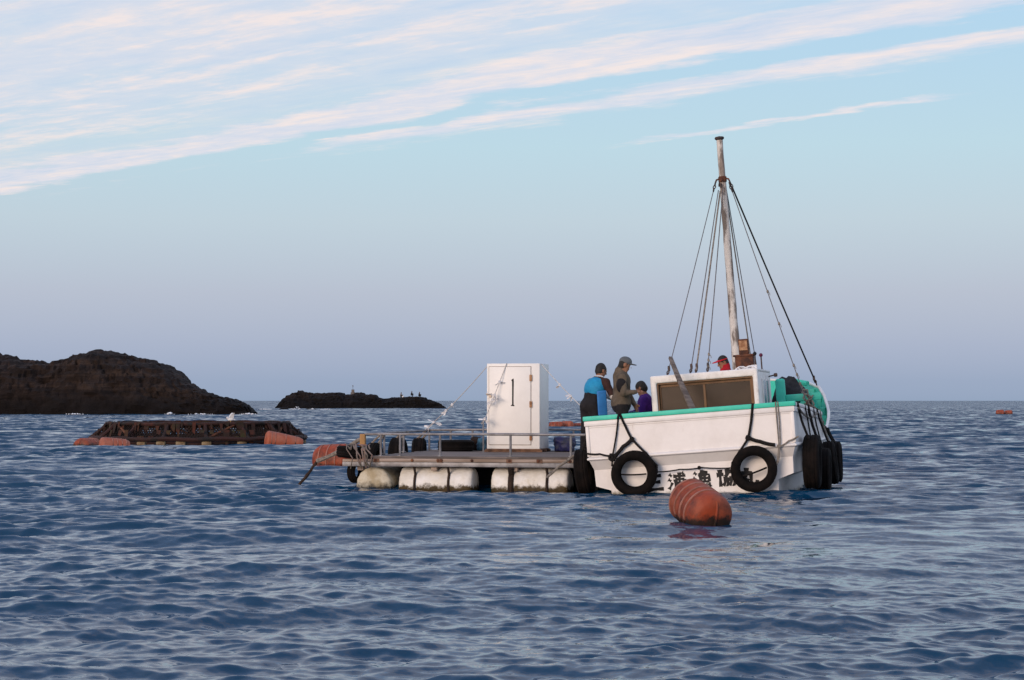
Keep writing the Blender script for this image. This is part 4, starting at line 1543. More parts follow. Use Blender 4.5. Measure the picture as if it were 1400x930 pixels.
for xx in (-3.55, -2.90, -2.45, -2.39, -1.86, -1.21, -0.72, -0.18):
    mb = MB()
    mb.lathe([(0.026, -0.0), (0.026, -0.014), (0.014, -0.02), (0.0, -0.021)], 8, 'Y', 0, (xx, -0.030, DZ - 0.068))
    mb.build('bolt', M_rust, raft)
# gussets
for xx in (-2.42, -1.22, -0.70, -3.53):
    mb = MB()
    mb.b2((xx - 0.05, -0.038, DZ - 0.105), (xx + 0.05, -0.031, DZ - 0.042))
    mb.build('bracket', M_pallet, raft)
# railing
RT = 0.87


def rail(pts, r=0.024):
    mb = MB()
    mb.tube(pts, r, 10)
    mb.build('top_rail', M_steel, raft)


rail([(RX0 + 0.16, 0.04, RT), (-1.9, 0.04, RT + 0.006), (RX1, 0.04, RT)])
rail([(RX0 + 0.16, 0.06, RT - 0.008), (RX0 + 0.14, 2.0, RT + 0.004), (RX0 + 0.16, RD - 0.06, RT)], 0.020)
rail([(RX0 + 0.18, RD - 0.05, RT + 0.01), (-2.0, RD - 0.05, RT + 0.03), (RX1, RD - 0.05, RT + 0.02)], 0.022)
for px_, py_ in ([(x, 0.04) for x in (-3.47, -3.13, -2.43, -1.21, -0.18)] + [(x, RD - 0.05) for x in (-3.70, -3.28, -2.85, -2.30, -0.9, -0.1)] + [(RX0 + 0.15, y) for y in (1.3, 2.6)]):
    mb = MB()
    mb.tube([(px_, py_, DZ - 0.02), (px_, py_, RT)], 0.021, 8)
    mb.lathe([(0.045, 0.0), (0.045, 0.012), (0.024, 0.016)], 10, 'Z', 0, (px_, py_, DZ))
    mb.build('rail_post', M_steel, raft)
mb = MB()
mb.b2((RX0 + 0.085, 0.0, DZ - 0.06), (RX0 + 0.175, 0.09, RT + 0.005))
mb.build('corner_post', pm('yellow_timber', (0.36, 0.20, 0.075), (0.20, 0.11, 0.05), 5, rough=0.8, bump=0.4, stretch=(2, 2, 0.4)), raft, bev=0.008)


# floats: foam drums in white skins under the deck
def float_drum(name, c, length, rad, axis, mat, seed, straps=()):
    rr = random.Random(seed)
    h = length / 2
    prof = [(0.0, -h), (rad * 0.55, -h + 0.003), (rad * 0.86, -h + 0.014), (rad * 0.965, -h + 0.04), (rad, -h + 0.085)]
    for k in range(1, 8):
        prof.append((rad * (1 + rr.uniform(-0.012, 0.012)), -h + 0.17 + (length - 0.34) * k / 8))
    prof += [(r, -z) for r, z in reversed(prof[:5])]
    mb = MB()
    ph = rr.uniform(0, 6)
    mb.lathe(prof, 36, axis, 0, c, wob=lambda t, hh: 1 + 0.010 * math.sin(5 * t + ph) + 0.022 * max(0, (abs(hh) - h + 0.2) / 0.2) * math.sin(18 * t + ph))
    o = mb.build(name, mat, raft, ang=60)
    return o


FZ = -0.005
float_drum('float_drum', (-2.53, 0.36, FZ), 1.30, 0.315, 'X', M_float, 1)
float_drum('float_drum', (-0.90, 0.36, FZ), 1.34, 0.315, 'X', M_float, 2)
float_drum('float_drum', (-3.62, 0.72, FZ), 1.30, 0.315, 'Y', M_floatend, 3)
float_drum('float_drum', (-2.44, 3.7, FZ), 1.30, 0.315, 'X', M_float, 4)
float_drum('float_drum', (-0.86, 3.7, FZ), 1.34, 0.315, 'X', M_float, 5)
float_drum('float_drum', (-3.62, 3.5, FZ), 1.30, 0.315, 'Y', M_floatend, 6)
for xx, w in ((-2.88, 0.022), (-2.29, 0.022), (-1.21, 0.05), (-0.59, 0.024)):
    mb = MB()
    pts = [(xx, 0.36 - 0.328 * math.sin(t), FZ + 0.328 * math.cos(t)) for t in [k * 0.2 - 0.1 for k in range(18)]]
    mb.tube([(xx, 0.02, DZ - 0.185)] + [p for p in pts if p[2] < 0.24], w, 6)
    mb.build('float_strap', M_weedrope, raft)
# dark box added in place of the shade under the middle of the deck
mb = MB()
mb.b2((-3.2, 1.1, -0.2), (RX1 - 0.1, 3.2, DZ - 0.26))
mb.build('under_deck_shade_box', pm('under_deck_shade', (0.012, 0.011, 0.011), (0.02, 0.018, 0.016), 3, rough=0.9), raft, bev=0.01)

# ---- the white cabinet on the raft
cabinet = empty('storage_cabinet', label='tall white locker with the number 1 on its door', cat='cabinet')
on_raft(cabinet, (-1.27, 2.80, DZ))
cabinet['label'] = 'tall white metal locker with the number 1 on its door, standing on the raft'
CW, CD, CH = 0.985, 0.86, 1.62
mb = MB()
mb.b2((-CW, 0.012, 0.062), (0, CD, CH))
mb.build('body', M_cabinet, cabinet, bev=0.012)
mb = MB()
for yy in (0.03, 0.40, 0.77):
    mb.b2((-CW - 0.05, yy, 0.004), (0.04, yy + 0.09, 0.040))
mb.b2((-CW - 0.03, 0.01, 0.0405), (0.02, CD, 0.060))
mb.build('pallet', M_pallet, cabinet, bev=0.004)
DX0, DX1, DZ0, DZ1 = -CW + 0.045, -0.165, 0.14, CH - 0.062
mb = MB()
mb.b2((DX0, -0.006, DZ0), (DX1, 0.010, DZ1))
mb.build('door', M_cabinet, cabinet, bev=0.004)
door_gap = frame_mesh(DX0 - 0.008, DX1 + 0.008, DZ0 - 0.008, DZ1 + 0.008, DX0 - 0.001, DX1 + 0.001, DZ0 - 0.001, DZ1 + 0.001, 0.006, 0.0135)
door_gap.build('door_seam', pm('brown_seal', (0.22, 0.15, 0.11), (0.13, 0.08, 0.05), 6, rough=0.9), cabinet)
for zz in (CH - 0.265, CH * 0.54, 0.275):
    hg = MB()
    hg.b2((DX1 - 0.020, -0.016, zz - 0.055), (DX1 + 0.028, -0.0065, zz + 0.055))
    hg.tube([(DX1 + 0.004, -0.018, zz - 0.06), (DX1 + 0.004, -0.018, zz + 0.06)], 0.010, 8)
    hg.build('hinge', M_hinge, cabinet)
mb = MB()
mb.b2((DX0 - 0.05, -0.022, 1.04), (DX0 + 0.05, -0.0065, 1.075))
mb.b2((DX0 + 0.0, -0.03, 1.0), (DX0 + 0.05, -0.022, 1.05))
mb.tube([(DX0 - 0.05, -0.02, 1.058), (DX0 - 0.02, -0.05, 1.058), (DX0 + 0.04, -0.05, 1.055)], 0.008, 6)
mb.build('latch', pm('latch_metal', (0.42, 0.38, 0.34), (0.22, 0.15, 0.11), 10, rough=0.5, metal=0.5), cabinet)
# painted figure 1 with a serif foot
mb = MB()
nx = -0.50
brushpts = [(nx - 0.004, 1.335), (nx + 0.020, 1.345), (nx + 0.024, 1.30), (nx + 0.020, 1.1), (nx + 0.019, 0.87), (nx + 0.036, 0.852), (nx + 0.034, 0.84), (nx - 0.032, 0.845), (nx - 0.030, 0.858),
            (nx - 0.010, 0.868), (nx - 0.009, 1.1), (nx - 0.010, 1.29), (nx - 0.024, 1.315)]
vs = [(x, -0.0092, z) for x, z in brushpts] + [(x, -0.0062, z) for x, z in brushpts]
n = len(brushpts)
mb.add(vs, [tuple(range(n)), tuple(range(n, 2 * n))[::-1]] + [(k, n + k, n + (k + 1) % n, (k + 1) % n) for k in range(n)])
mb.build('number_one', M_blackpaint, cabinet, smooth=False)


# ---- guy lines of the cabinet
def guy(p0, p1, sag, label, rags, r=0.0075, mat=None, seed=1):
    rr = random.Random(seed)
    t = empty('guy_line', label=label, cat='rope', group='guy lines of the white locker')
    t.matrix_world = RM @ Matrix.Translation(Vector(p0))
    a, b = Vector((0, 0, 0)), Vector(p1) - Vector(p0)
    mb = MB()
    q = sagline(a, b, sag, 18)
    mb.tube(q, r, 7)
    mb.build('line', mat or M_ropewhite, t)
    for f, sz in rags:
        c = a.lerp(b, f) - Vector((0, 0, sag * 4 * f * (1 - f)))
        m = MB()
        knot(m, c, 0.020)
        for k in range(3):
            d = Vector((rr.uniform(-1, 0.4), rr.uniform(-0.3, 0.3), rr.uniform(-1.0, 0.2))).normalized()
            e = c + d * sz
            s = Vector((rr.uniform(-1, 1), rr.uniform(-1, 1), rr.uniform(-1, 1))).normalized() * sz * 0.28
            m.add([c + s * 0.2, c - s * 0.2, e - s * 0.8, e + s * 0.6, c.lerp(e, 0.5) + Vector((0, 0.02, 0)) + s], [(0, 1, 2, 4), (4, 2, 3)])
        m.build('rag', M_rag, t, smooth=False)
    return t


TOPZ = DZ + CH
guy((-1.27 - CW + 0.02, 2.83, TOPZ - 0.03), (-3.78, RD - 0.05, RT + 0.02), 0.05, 'guy line from the locker top down to the left railing, with white rags', [(0.56, 0.06), (0.66, 0.10), (0.86, 0.16), (0.95, 0.10)], seed=2)
guy((-1.27 + 0.01, 2.90, TOPZ - 0.01), (-0.10, 2.0, 1.10), 0.03, 'guy line from the locker top down to the right, past the blue vest', [(0.35, 0.09), (0.55, 0.10), (0.80, 0.07)], seed=3)
mb = MB()
mb.tube([(-0.10, 2.0, DZ - 0.02), (-0.10, 2.0, 1.12)], 0.024, 8)
mb.build('guy_post', M_steel, raft)
guy((-1.27 - CW * 0.62, 2.795, TOPZ + 0.005), (-2.26, 2.55, 1.04), 0.02, 'guy line hanging across the locker door with a white plastic bag', [(0.30, 0.10), (0.52, 0.16), (0.60, 0.13), (0.93, 0.12)], seed=4)
mb = MB()
mb.tube([(-2.26, 2.55, DZ - 0.02), (-2.26, 2.55, 1.05)], 0.014, 8)
mb.build('guy_post', M_steel, raft)


# ---- tyres and odds and ends on the raft
def raft_tyre(p, rot, label, rope=None, Ro=0.34, Ri=0.20, W=0.2):
    t = empty('raft_tyre', label=label, cat='tyre', group='tyres along the raft')
    on_raft(t, p)
    ty = tyre_mesh('tyre', Ro, Ri, W).build('tyre', M_black, t, ang=50)
    ty.rotation_euler = rot
    if rope:
        mb = MB()
        for k, dx in enumerate((-0.03, 0.03)):
            mb.tube(sagline(Vector(rope) - Vector(p) + Vector((dx, 0, 0)), Vector((dx * 2, 0, Ro - 0.03)), 0.0, 5, 0.008, rnd), 0.020, 6)
        mb.build('rope', M_ropegrey, t)
    return t


raft_tyre((RX0 - 0.02, 1.25, 0.36), (0, R(6), R(88)), 'tyre hung on the left side of the raft, nearest the corner post', (RX0 + 0.15, 1.25, RT), W=0.2)
raft_tyre((RX0 - 0.04, 2.9, 0.40), (0, R(-5), R(94)), 'upright tyre seen edge-on behind the left railing, second from the corner post', (RX0 + 0.15, 2.8, RT), 0.36, 0.21, 0.26)
raft_tyre((RX0 + 0.0, RD + 0.02, 0.40), (0, R(8), R(100)), 'upright tyre seen edge-on at the far left corner of the raft', (RX0 + 0.2, RD - 0.05, RT), 0.33, 0.2, 0.24)
raft_tyre((-2.97, 3.35, DZ + 0.104), (R(90), 0, 0), 'tyre lying flat on the raft deck beside the locker', None, 0.34, 0.2, 0.2)
raft_tyre((RX0 - 0.08, 0.10, DZ + 0.055), (R(86), R(4), 0), 'tyre lying on the left front corner of the raft under a rag of net', None, 0.27, 0.16, 0.19)
raft_tyre((RX0 - 0.06, 0.30, 0.22), (0, R(5), R(70)), 'tyre hanging low under the left front corner of the raft', None, 0.20, 0.11, 0.16)

# net rags and hawser draped over the corner
mb = MB()
rr = random.Random(12)
for k in range(16):
    x0 = RX0 + rr.uniform(-0.3, 0.25)
    pts = [(x0 + rr.uniform(-.04, .04), 0.05 + rr.uniform(-0.1, 0.2), DZ + 0.175 + rr.uniform(0, 0.03)), (x0 + 0.07 + rr.uniform(-.04, .04), -0.08, DZ + 0.17 + rr.uniform(0, 0.03)),
           (x0 + 0.12 + rr.uniform(-.04, .05), -0.19, DZ + 0.12), (x0 + 0.16 + rr.uniform(-.04, .05), -0.20, DZ - 0.02 + rr.uniform(-.05, .05)), (x0 + 0.18 + rr.uniform(-.05, .05), -0.13, DZ - 0.14 - rr.uniform(0, .1))]
    if rr.random() < 0.45:
        pts = pts[:3]
    mb.tube(pts, rr.uniform(0.010, 0.022), 5)
nr = mb.build('net_rag', pm('faded_net', (0.24, 0.19, 0.17), (0.11, 0.10, 0.08), 9, rough=0.95, bump=0.8, bscale=60, c3=(0.30, 0.14, 0.11), scale3=6), None)
nr.matrix_world = RM
tag(nr, 'ragged faded net draped over the left front corner of the raft', 'net', None, 'stuff')
hw = empty('mooring_rope', label='mooring rope running from the raft corner down into the water', cat='rope')
on_raft(hw, (RX0 + 0.1, 0.1, DZ + 0.3))
wl = RM.inverted() @ Vector((-3.78, 34.4, -0.12)) - Vector((RX0 + 0.1, 0.1, DZ + 0.3))
md = RM.inverted() @ Vector((-3.36, 34.3, 0.40)) - Vector((RX0 + 0.1, 0.1, DZ + 0.3))
mb = MB()
mb.tube(sagline((0, 0, 0), md, 0.03, 8, 0.006, rr), [0.03 + 0.012 * math.sin(i * 2.1) ** 2 for i in range(9)], 7)
mb.build('dry_length', M_ropegrey, hw)
mb = MB()
mb.tube(sagline(md, wl, 0.03, 12, 0.006, rr), [0.022 + 0.016 * rr.random() for i in range(13)], 7)
mb.build('weedy_length', M_weedrope, hw)


def bundle(name, p, size, mat, label, cat, seed):
    """crumpled tarpaulin bundle"""
    r2 = random.Random(seed)
    bm = bmesh.new()
    bmesh.ops.create_icosphere(bm, subdivisions=4, radius=1.0)
    for v in bm.verts:
        c = v.co.copy()
        n = fbm(np.array([c.x * 2.2 + seed]), np.array([c.y * 2.2]), np.array([c.z * 2.2]), seed, 4)[0]
        m = max(abs(c.x), abs(c.y), abs(c.z))
        c = c.lerp(c / m * 0.86, 0.6) * (1 + n * 0.55)
        v.co = Vector((c.x * size[0], c.y * size[1], max(-0.92, c.z) * size[2]))
    me = bpy.data.meshes.new(name)
    bm.to_mesh(me)
    bm.free()
    me.polygons.foreach_set('use_smooth', [True] * len(me.polygons))
    me.materials.append(mat)
    o = link(name, me)
    on_raft(o, (p[0], p[1], p[2] + size[2] * 0.9))
    tag(o, label, cat)
    return o


bundle('tarpaulin_bundle', (-0.95, 3.55, DZ), (0.20, 0.25, 0.15), pm('blue_tarp', (0.012, 0.014, 0.085), (0.02, 0.025, 0.05), 4, rough=0.6), 'dark blue tarpaulin bundle on the raft right of the locker', 'tarpaulin', 5)
bundle('tarpaulin_bundle', (-2.55, 3.75, DZ), (0.11, 0.14, 0.13), pm('teal_tarp', (0.03, 0.13, 0.21), (0.02, 0.06, 0.10), 4, rough=0.6), 'small teal tarpaulin bundle on the raft left of the locker', 'tarpaulin', 7)
bundle('net_bundle', (-2.72, 3.95, DZ), (0.12, 0.14, 0.14), M_net, 'small black net bundle behind the teal tarpaulin', 'net', 9)


# ------------------------------------------------------------------ orange drum buoys
def buoy(loc, rz, label, L=0.95, rad=0.36, pitch=0.0, taper=0.0, mat=None, group='orange drum buoys', depth=0.10, grooves=(-0.22, 0.06, 0.3)):
    """drum along local Y (front end at -Y), floats at the local sea level"""
    z = sea_z(loc[0], loc[1])
    t = empty('drum_buoy', (loc[0], loc[1], z), (0, 0, rz), label, 'buoy', group)
    h = L / 2
    prof = [(0.0, -h - 0.015), (rad * 0.45, -h - 0.008), (rad * 0.78, -h + 0.015), (rad * 0.93, -h + 0.05), (rad * 0.985, -h + 0.10)]
    for k in range(1, 20):
        yy = -h + 0.10 + (L - 0.2) * k / 20
        g = 0.0
        for gy in grooves:
            if abs(yy - gy * L) < 0.028:
                g = -0.02
        prof.append((rad * (1.0 + 0.035 * math.cos(PI * (yy / h) * 0.5) + g) * (1 - taper * (yy + h) / L), yy))
    prof += [(rad * 0.96 * (1 - taper), h - 0.08), (rad * 0.8 * (1 - taper), h - 0.01), (rad * 0.45 * (1 - taper), h + 0.01), (0.0, h + 0.015)]
    mb = MB()
    mb.lathe(prof, 40, 'Y', 0)
    rot = (R(pitch), 0, 0)
    mm = mat or M_orange
    d = mb.build('drum', mm, t, ang=40, loc=(0, 0, depth), rot=rot)
    # moulded seam on the end cap
    mb = MB()
    mb.tube([(0, -h - 0.010, -rad * 0.62), (0, -h - 0.022, 0), (0.0, -h - 0.010, rad * 0.55), (0, -h + 0.02, rad * 0.80)], [0.012, 0.016, 0.016, 0.010], 8)
    mb.build('end_seam', mm, d)
    for gy in grooves:
        mb = MB()
        rr_ = rad * (1.0 + 0.035 * math.cos(PI * (gy * L / h) * 0.5) + 0.004) * (1 - taper * (gy * L + h) / L)
        mb.lathe([(rr_ - 0.02, gy * L - 0.018), (rr_ + 0.006, gy * L - 0.012), (rr_ + 0.006, gy * L + 0.012), (rr_ - 0.02, gy * L + 0.018)], 40, 'Y')
        mb.build('hoop', M_band, d)
    return t


buoy((2.285, 24.25), R(24), 'big orange drum buoy floating just before the painted stern', 0.78, 0.282, 18.0, 0.05, depth=0.165, grooves=(-0.17, -0.02, 0.16, 0.34))
buoy((-3.92, 43.9), R(70), 'orange drum buoy floating behind the left corner of the raft', 0.85, 0.36, 0, 0.12, depth=0.16, grooves=(-0.2, 0.05, 0.28))
buoy((-13.75, 64.6), R(-25), 'orange drum buoy, left one of the pair beside the fish cage', 0.9, 0.36, 0, 0.08, depth=-0.03, grooves=(0.1, 0.22, 0.34))
buoy((-12.75, 63.9), R(-70), 'faded pink drum buoy, right one of the pair beside the fish cage', 0.95, 0.34, 0, 0.25, M_orange2, depth=-0.05, grooves=(-0.1, 0.06, 0.22, 0.36))
buoy((-7.62, 66.6), R(-78), 'tapered orange drum buoy at the right end of the fish cage', 1.25, 0.33, -6, 0.42, M_orange2, depth=0.10, grooves=(-0.36, -0.26, 0.02, 0.28))
buoy((2.46, 110.6), R(80), 'distant orange buoy right behind the locker, left one of a row', 0.8, 0.28, 0, 0.1, depth=0.04)
buoy((3.05, 111.2), R(60), 'distant orange buoy between the locker and the blue vest, middle of a row', 0.75, 0.26, 0, 0.1, M_orange2, depth=0.06)
buoy((3.62, 111.8), R(100), 'distant orange buoy nearest the blue vest, right one of a row', 0.85, 0.27, 0, 0.2, depth=0.02)
buoy((53.3, 217.5), R(85), 'tiny orange buoy far right, left one of the two', 0.85, 0.40, 0, 0.1, depth=0.12)
buoy((54.4, 218.2), R(70), 'tiny orange buoy far right, right one of the two', 0.85, 0.42, 0, 0.1, depth=0.15)


# ------------------------------------------------------------------ fish cage
cage = empty('fish_cage', (-10.95, 69.6, 0.0), (0, 0, R(6)), 'round rusty fish cage of red brown pipes floating before the island', 'fish cage')
NS = 16
RB, RTp = 3.72, 3.15


def ring(name, rad, z, r, n=48, squash=1.0, mat=M_cage):
    mb = MB()
    pts = [(rad * math.cos(2 * PI * k / n), rad * squash * math.sin(2 * PI * k / n), z + 0.02 * math.sin(k * 1.7)) for k in range(n + 1)]
    mb.tube(pts, r, 7, caps=False)
    return mb.build(name, mat, cage)


ring('top_ring', RTp, 0.66, 0.06)
ring('top_ring', RTp - 0.10, 0.57, 0.045)
ring('lower_ring', RB, 0.16, 0.075)
ring('lower_ring', RB - 0.35, 0.14, 0.075)
ring('lower_ring', RB - 0.18, 0.02, 0.06)
rr = random.Random(6)
for k in range(NS):
    a = 2 * PI * (k + 0.3) / NS
    ca, sa = math.cos(a), math.sin(a)
    mb = MB()
    mb.tube([(RB * ca, RB * sa, 0.14), ((RTp + 0.15) * ca, (RTp + 0.15) * sa, 0.48), (RTp * ca, RTp * sa, 0.66)], [0.075, 0.06, 0.055], 7)
    mb.build('strut', M_cage, cage)
    mb = MB()
    mb.tube([((RB - 0.35) * ca, (RB - 0.35) * sa, 0.14), (RTp * ca, RTp * sa, 0.62)], 0.05, 7)
    mb.build('post', M_cage, cage)
    a2 = a + 2 * PI / NS * rr.choice((0.8, -0.8))
    if k % 2 == 0:
        mb = MB()
        mb.tube([((RB - 0.3) * ca, (RB - 0.3) * sa, 0.16), (RTp * math.cos(a2), RTp * math.sin(a2), 0.62)], 0.045, 6)
        mb.build('brace', M_rust, cage)
for k in range(30):
    a = 2 * PI * k / 30 + rr.uniform(-0.08, 0.08)
    if rr.random() < 0.4:
        continue
    mb = MB()
    rx = rr.uniform(0.10, 0.15)
    mb.lathe([(0.0, -0.16), (rx * 0.7, -0.15), (rx, -0.08), (rx, 0.08), (rx * 0.7, 0.15), (0.0, 0.16)], 12, 'X')
    o = mb.build('float', pm('dirty_float', (0.34, 0.28, 0.18), (0.22, 0.15, 0.08), 3, rough=0.8, c3=(0.03, 0.02, 0.015), scale3=4, thr3=(0.5, 0.65)), cage)
    o.location = ((RB - 0.12) * math.cos(a), (RB - 0.12) * math.sin(a), 0.015)
    o.rotation_euler = (0, 0, a + PI / 2)
# netting
mb = MB()
nn = 200
for k in range(nn):
    a = 2 * PI * k / nn
    da = 2 * PI / nn * 4
    for s in (1, -1):
        if (k + s) % 2 == 0:
            pass
        mb.tube([((RB - 0.3) * math.cos(a), (RB - 0.3) * math.sin(a), 0.10), ((RTp - 0.05) * math.cos(a + s * da), (RTp - 0.05) * math.sin(a + s * da), 0.62)], 0.019, 3, caps=False)
net = mb.build('netting', M_net, cage, smooth=False)
net['kind'] = 'stuff'
# weed and old net hanging on the cage
mb = MB()
for k in range(260):
    a = rr.uniform(0, 2 * PI)
    r0 = RTp + rr.uniform(-0.1, 0.1)
    z0 = rr.choice((0.66, 0.62, 0.4, 0.2))
    ln = rr.uniform(0.08, 0.42)
    p = Vector((r0 * math.cos(a), r0 * math.sin(a), z0 + 0.06))
    w = rr.uniform(0.03, 0.12)
    tx = Vector((-math.sin(a), math.cos(a), 0))
    ou = Vector((math.cos(a), math.sin(a), 0))
    if z0 < 0.6:
        p += ou * (RB - RTp) * 0.7
    mb.add([p - tx * w, p + tx * w, p + tx * w * rr.uniform(0.3, 1) - Vector((0, 0, ln)) + ou * 0.08, p - tx * w * rr.uniform(0.3, 1) - Vector((0, 0, ln * rr.uniform(0.6, 1))) + ou * 0.06],
           [(0, 1, 2, 3)])
wd = mb.build('hanging_weed', pm('rust_weed', (0.022, 0.012, 0.009), (0.07, 0.02, 0.012), 2.0, rough=0.95, c3=(0.035, 0.035, 0.012), scale3=2.5), cage, smooth=False)
wd['kind'] = 'stuff'

# ---- gull with raised wings on the cage
M_gull = pm('gull_white', (0.82, 0.82, 0.82), (0.66, 0.67, 0.70), 6, rough=0.7, bump=0.1)
gx = Vector((-9.45, 66.85, 0.72))
gull = empty('seagull', gx, (0, 0, R(20)), 'white gull with wings raised, perched on the fish cage rim', 'gull')
pr = [ell((0, 0, 0.14), (0.15, 0.075, 0.075), 0, None, 0.03), ell((-0.15, 0, 0.22), (0.06, 0.05, 0.05), 0, None, 0.05), cap((-0.10, 0, 0.16), (-0.15, 0, 0.22), 0.05, 0.04, 0, 0.03),
      cap((-0.20, 0, 0.21), (-0.25, 0, 0.20), 0.014, 0.006, 1, 0.01), cap((0.12, 0, 0.14), (0.24, 0, 0.13), 0.04, 0.02, 0, 0.03),
      cap((0.0, 0.03, 0.08), (0.0, 0.03, 0.0), 0.010, 0.008, 1, 0.01), cap((0.0, -0.03, 0.08), (0.0, -0.03, 0.0), 0.010, 0.008, 1, 0.01)]
gull.scale = (0.66,) * 3
figure('body', pr, [M_gull, pm('beak_yellow', (0.50, 0.30, 0.05), rough=0.5)], 0.010, gull)
for s in (-1, 1):
    mb = MB()
    vs, fs = [], []
    L = 7
    for i in range(L):
        t = i / (L - 1)
        yy = s * (0.05 + 0.14 * t)
        zz = 0.17 + 0.30 * math.sin(t * 1.35)
        ch = 0.13 * (1 - 0.75 * t ** 1.5)
        x0 = 0.0 + 0.14 * t
        for (dx, dz) in ((-ch, 0.0), (-ch * 0.3, 0.018), (ch, 0.0), (0, -0.012)):
            vs.append((x0 + dx, yy + dz * s * 0.5, zz + dz))
    for i in range(L - 1):
        for k in range(4):
            k2 = (k + 1) % 4
            fs.append((i * 4 + k, i * 4 + k2, i * 4 + 4 + k2, i * 4 + 4 + k))
    fs += [(0, 1, 2, 3), tuple((L - 1) * 4 + k for k in range(4))]
    mb.add(vs, fs)
    mb.build('wing', M_gull, gull)
# ------------------------------------------------------------------ people
def cloth(name, c, c2=None, rough=0.85):
    c2 = c2 or tuple(q * 0.6 for q in c)
    return pm(name, c, c2, 7, (0.4, 0.7), rough=rough, bump=0.5, bscale=22, bdist=0.02, spec=0.2)


M_skin = pm('skin', (0.30, 0.145, 0.085), (0.24, 0.105, 0.06), 9, rough=0.6, bump=0.1)
M_hair = pm('black_hair', (0.012, 0.010, 0.009), (0.022, 0.018, 0.015), 20, rough=0.7, bump=0.6, bscale=90)
M_eye = pm('eye_dark', (0.01, 0.008, 0.008), rough=0.3, bump=0)
M_blackcloth = cloth('black_cloth', (0.013, 0.012, 0.014), (0.024, 0.022, 0.024))
M_boot = pm('black_boot', (0.012, 0.012, 0.012), rough=0.5, bump=0.1)


def shell(name, prims, mat, parent, res=0.012, lump=0.0):
    for p in prims:
        p['m'] = 0
    return figure(name, prims, [mat], res, parent, lump)


# 1 - blue vest, on the raft, bending towards the boat
p1 = empty('person', (1.355, 33.8, DZ), (0, 0, 0), 'person in a bright blue vest and black trousers stooping on the raft', 'person', 'people at work')
J = dict(pelvis=(-0.03, 0.0, 0.86), neck=(0.11, 0.10, 1.30), head=(0.165, 0.165, 1.455), look=(0.78, 0.55, -0.28),
         sh_r=(0.235, -0.05, 1.245), el_r=(0.335, -0.20, 1.04), wr_r=(0.42, -0.22, 0.87), sh_l=(0.0, 0.245, 1.245), el_l=(0.20, 0.40, 1.06), wr_l=(0.40, 0.32, 0.96),
         hip_r=(0.045, -0.08, 0.84), kn_r=(0.05, -0.06, 0.46), an_r=(-0.01, -0.12, 0.085), hip_l=(-0.09, 0.06, 0.84), kn_l=(-0.10, 0.09, 0.46), an_l=(-0.15, 0.05, 0.085))
pb = body(J, (0.75, 0.66, 0), {'r': dict(palm=(0.1, 0.9, 0), curl=0.45), 'l': dict(palm=(0, 0, -1))}, 1.08)
pb[1]['m'] = PANTS
figure('body', pb, [M_skin, M_hair, cloth('rust_sleeve', (0.050, 0.024, 0.020)), cloth('pale_sleeve', (0.62, 0.60, 0.57), (0.5, 0.48, 0.46)), M_blackcloth, M_boot, M_eye], 0.0115, p1, 0.024, 3)
fB = basis((0.75, 0.66, 0.0), (0.22, 0.18, 1))
shell('vest', [ell((0.055, 0.05, 1.14), (0.205, 0.165, 0.19), 0, fB, 0.05), ell((0.085, 0.08, 1.23), (0.185, 0.13, 0.10), 0, fB, 0.06)], cloth('blue_vest', (0.02, 0.27, 0.50), (0.018, 0.21, 0.42), 0.6), p1, 0.012, 0.014)
shell('collar', [ell((0.122, 0.112, 1.335), (0.085, 0.080, 0.045), 0, None, 0.03)], cloth('white_collar', (0.74, 0.73, 0.71)), p1)
mb = MB()
mb.box((0, 0, 0), (0.165, 0.045, 0.42))
brd = mb.build('kickboard', pm('blue_foam', (0.03, 0.20, 0.52), (0.025, 0.16, 0.44), 5, rough=0.6, bump=0.2), None, bev=0.035, seg=3)
brd.location = (1.355 + 0.165, 33.8 - 0.25, DZ + 0.90)
brd.rotation_euler = (R(4), R(-5), R(14))
tag(brd, 'flat blue board hanging at the hip of the blue vest wearer', 'board')

# 2 - brown jacket and grey cap, in the boat
p2 = empty('person', (1.845, 33.3, 0.50), (0, 0, 0), 'standing person in a brown jacket and grey peaked cap, in the boat', 'person', 'people at work')
J = dict(pelvis=(-0.02, 0.0, 0.86), neck=(-0.005, 0.0, 1.385), head=(0.045, 0.0, 1.545), look=(0.95, 0.1, -0.25),
         sh_r=(-0.005, -0.185, 1.315), el_r=(0.01, -0.26, 1.07), wr_r=(0.20, -0.17, 1.09), sh_l=(0.0, 0.185, 1.315), el_l=(0.12, 0.24, 1.06), wr_l=(0.21, 0.19, 0.88),
         hip_r=(-0.02, -0.09, 0.86), kn_r=(0.03, -0.10, 0.46), an_r=(-0.03, -0.10, 0.185), hip_l=(-0.02, 0.09, 0.86), kn_l=(0.05, 0.10, 0.46), an_l=(0.0, 0.10, 0.185))
pb = body(J, (1, 0.08, 0), {'r': dict(palm=(0, 0.5, -0.8), curl=0.3), 'l': dict(palm=(0, -1, 0), curl=0.4)}, 1.12)
pb.append(ell((-0.02, 0.0, 0.92), (0.165, 0.205, 0.15), TOP, None, 0.06))
pb.append(cap((-0.06, 0.0, 1.37), (-0.05, 0, 1.43), 0.095, 0.075, TOP, 0.05))
figure('body', pb, [M_skin, M_hair, cloth('brown_jacket', (0.125, 0.098, 0.072), (0.080, 0.062, 0.045)), cloth('tan_sleeve', (0.19, 0.14, 0.10)), M_blackcloth, M_boot, M_eye], 0.0115, p2, 0.034, 5)
shell('shoulder_bag', [ell((-0.02, -0.215, 1.20), (0.095, 0.080, 0.135), 0, None, 0.04), cap((-0.02, -0.17, 1.33), (0.12, 0.05, 1.05), 0.022, 0.022, 0, 0.02)], M_blackcloth, p2)
cp = basis((0.95, 0.1, -0.18))
fwd, upv = Vector(cp[:, 1]), Vector(cp[:, 2])
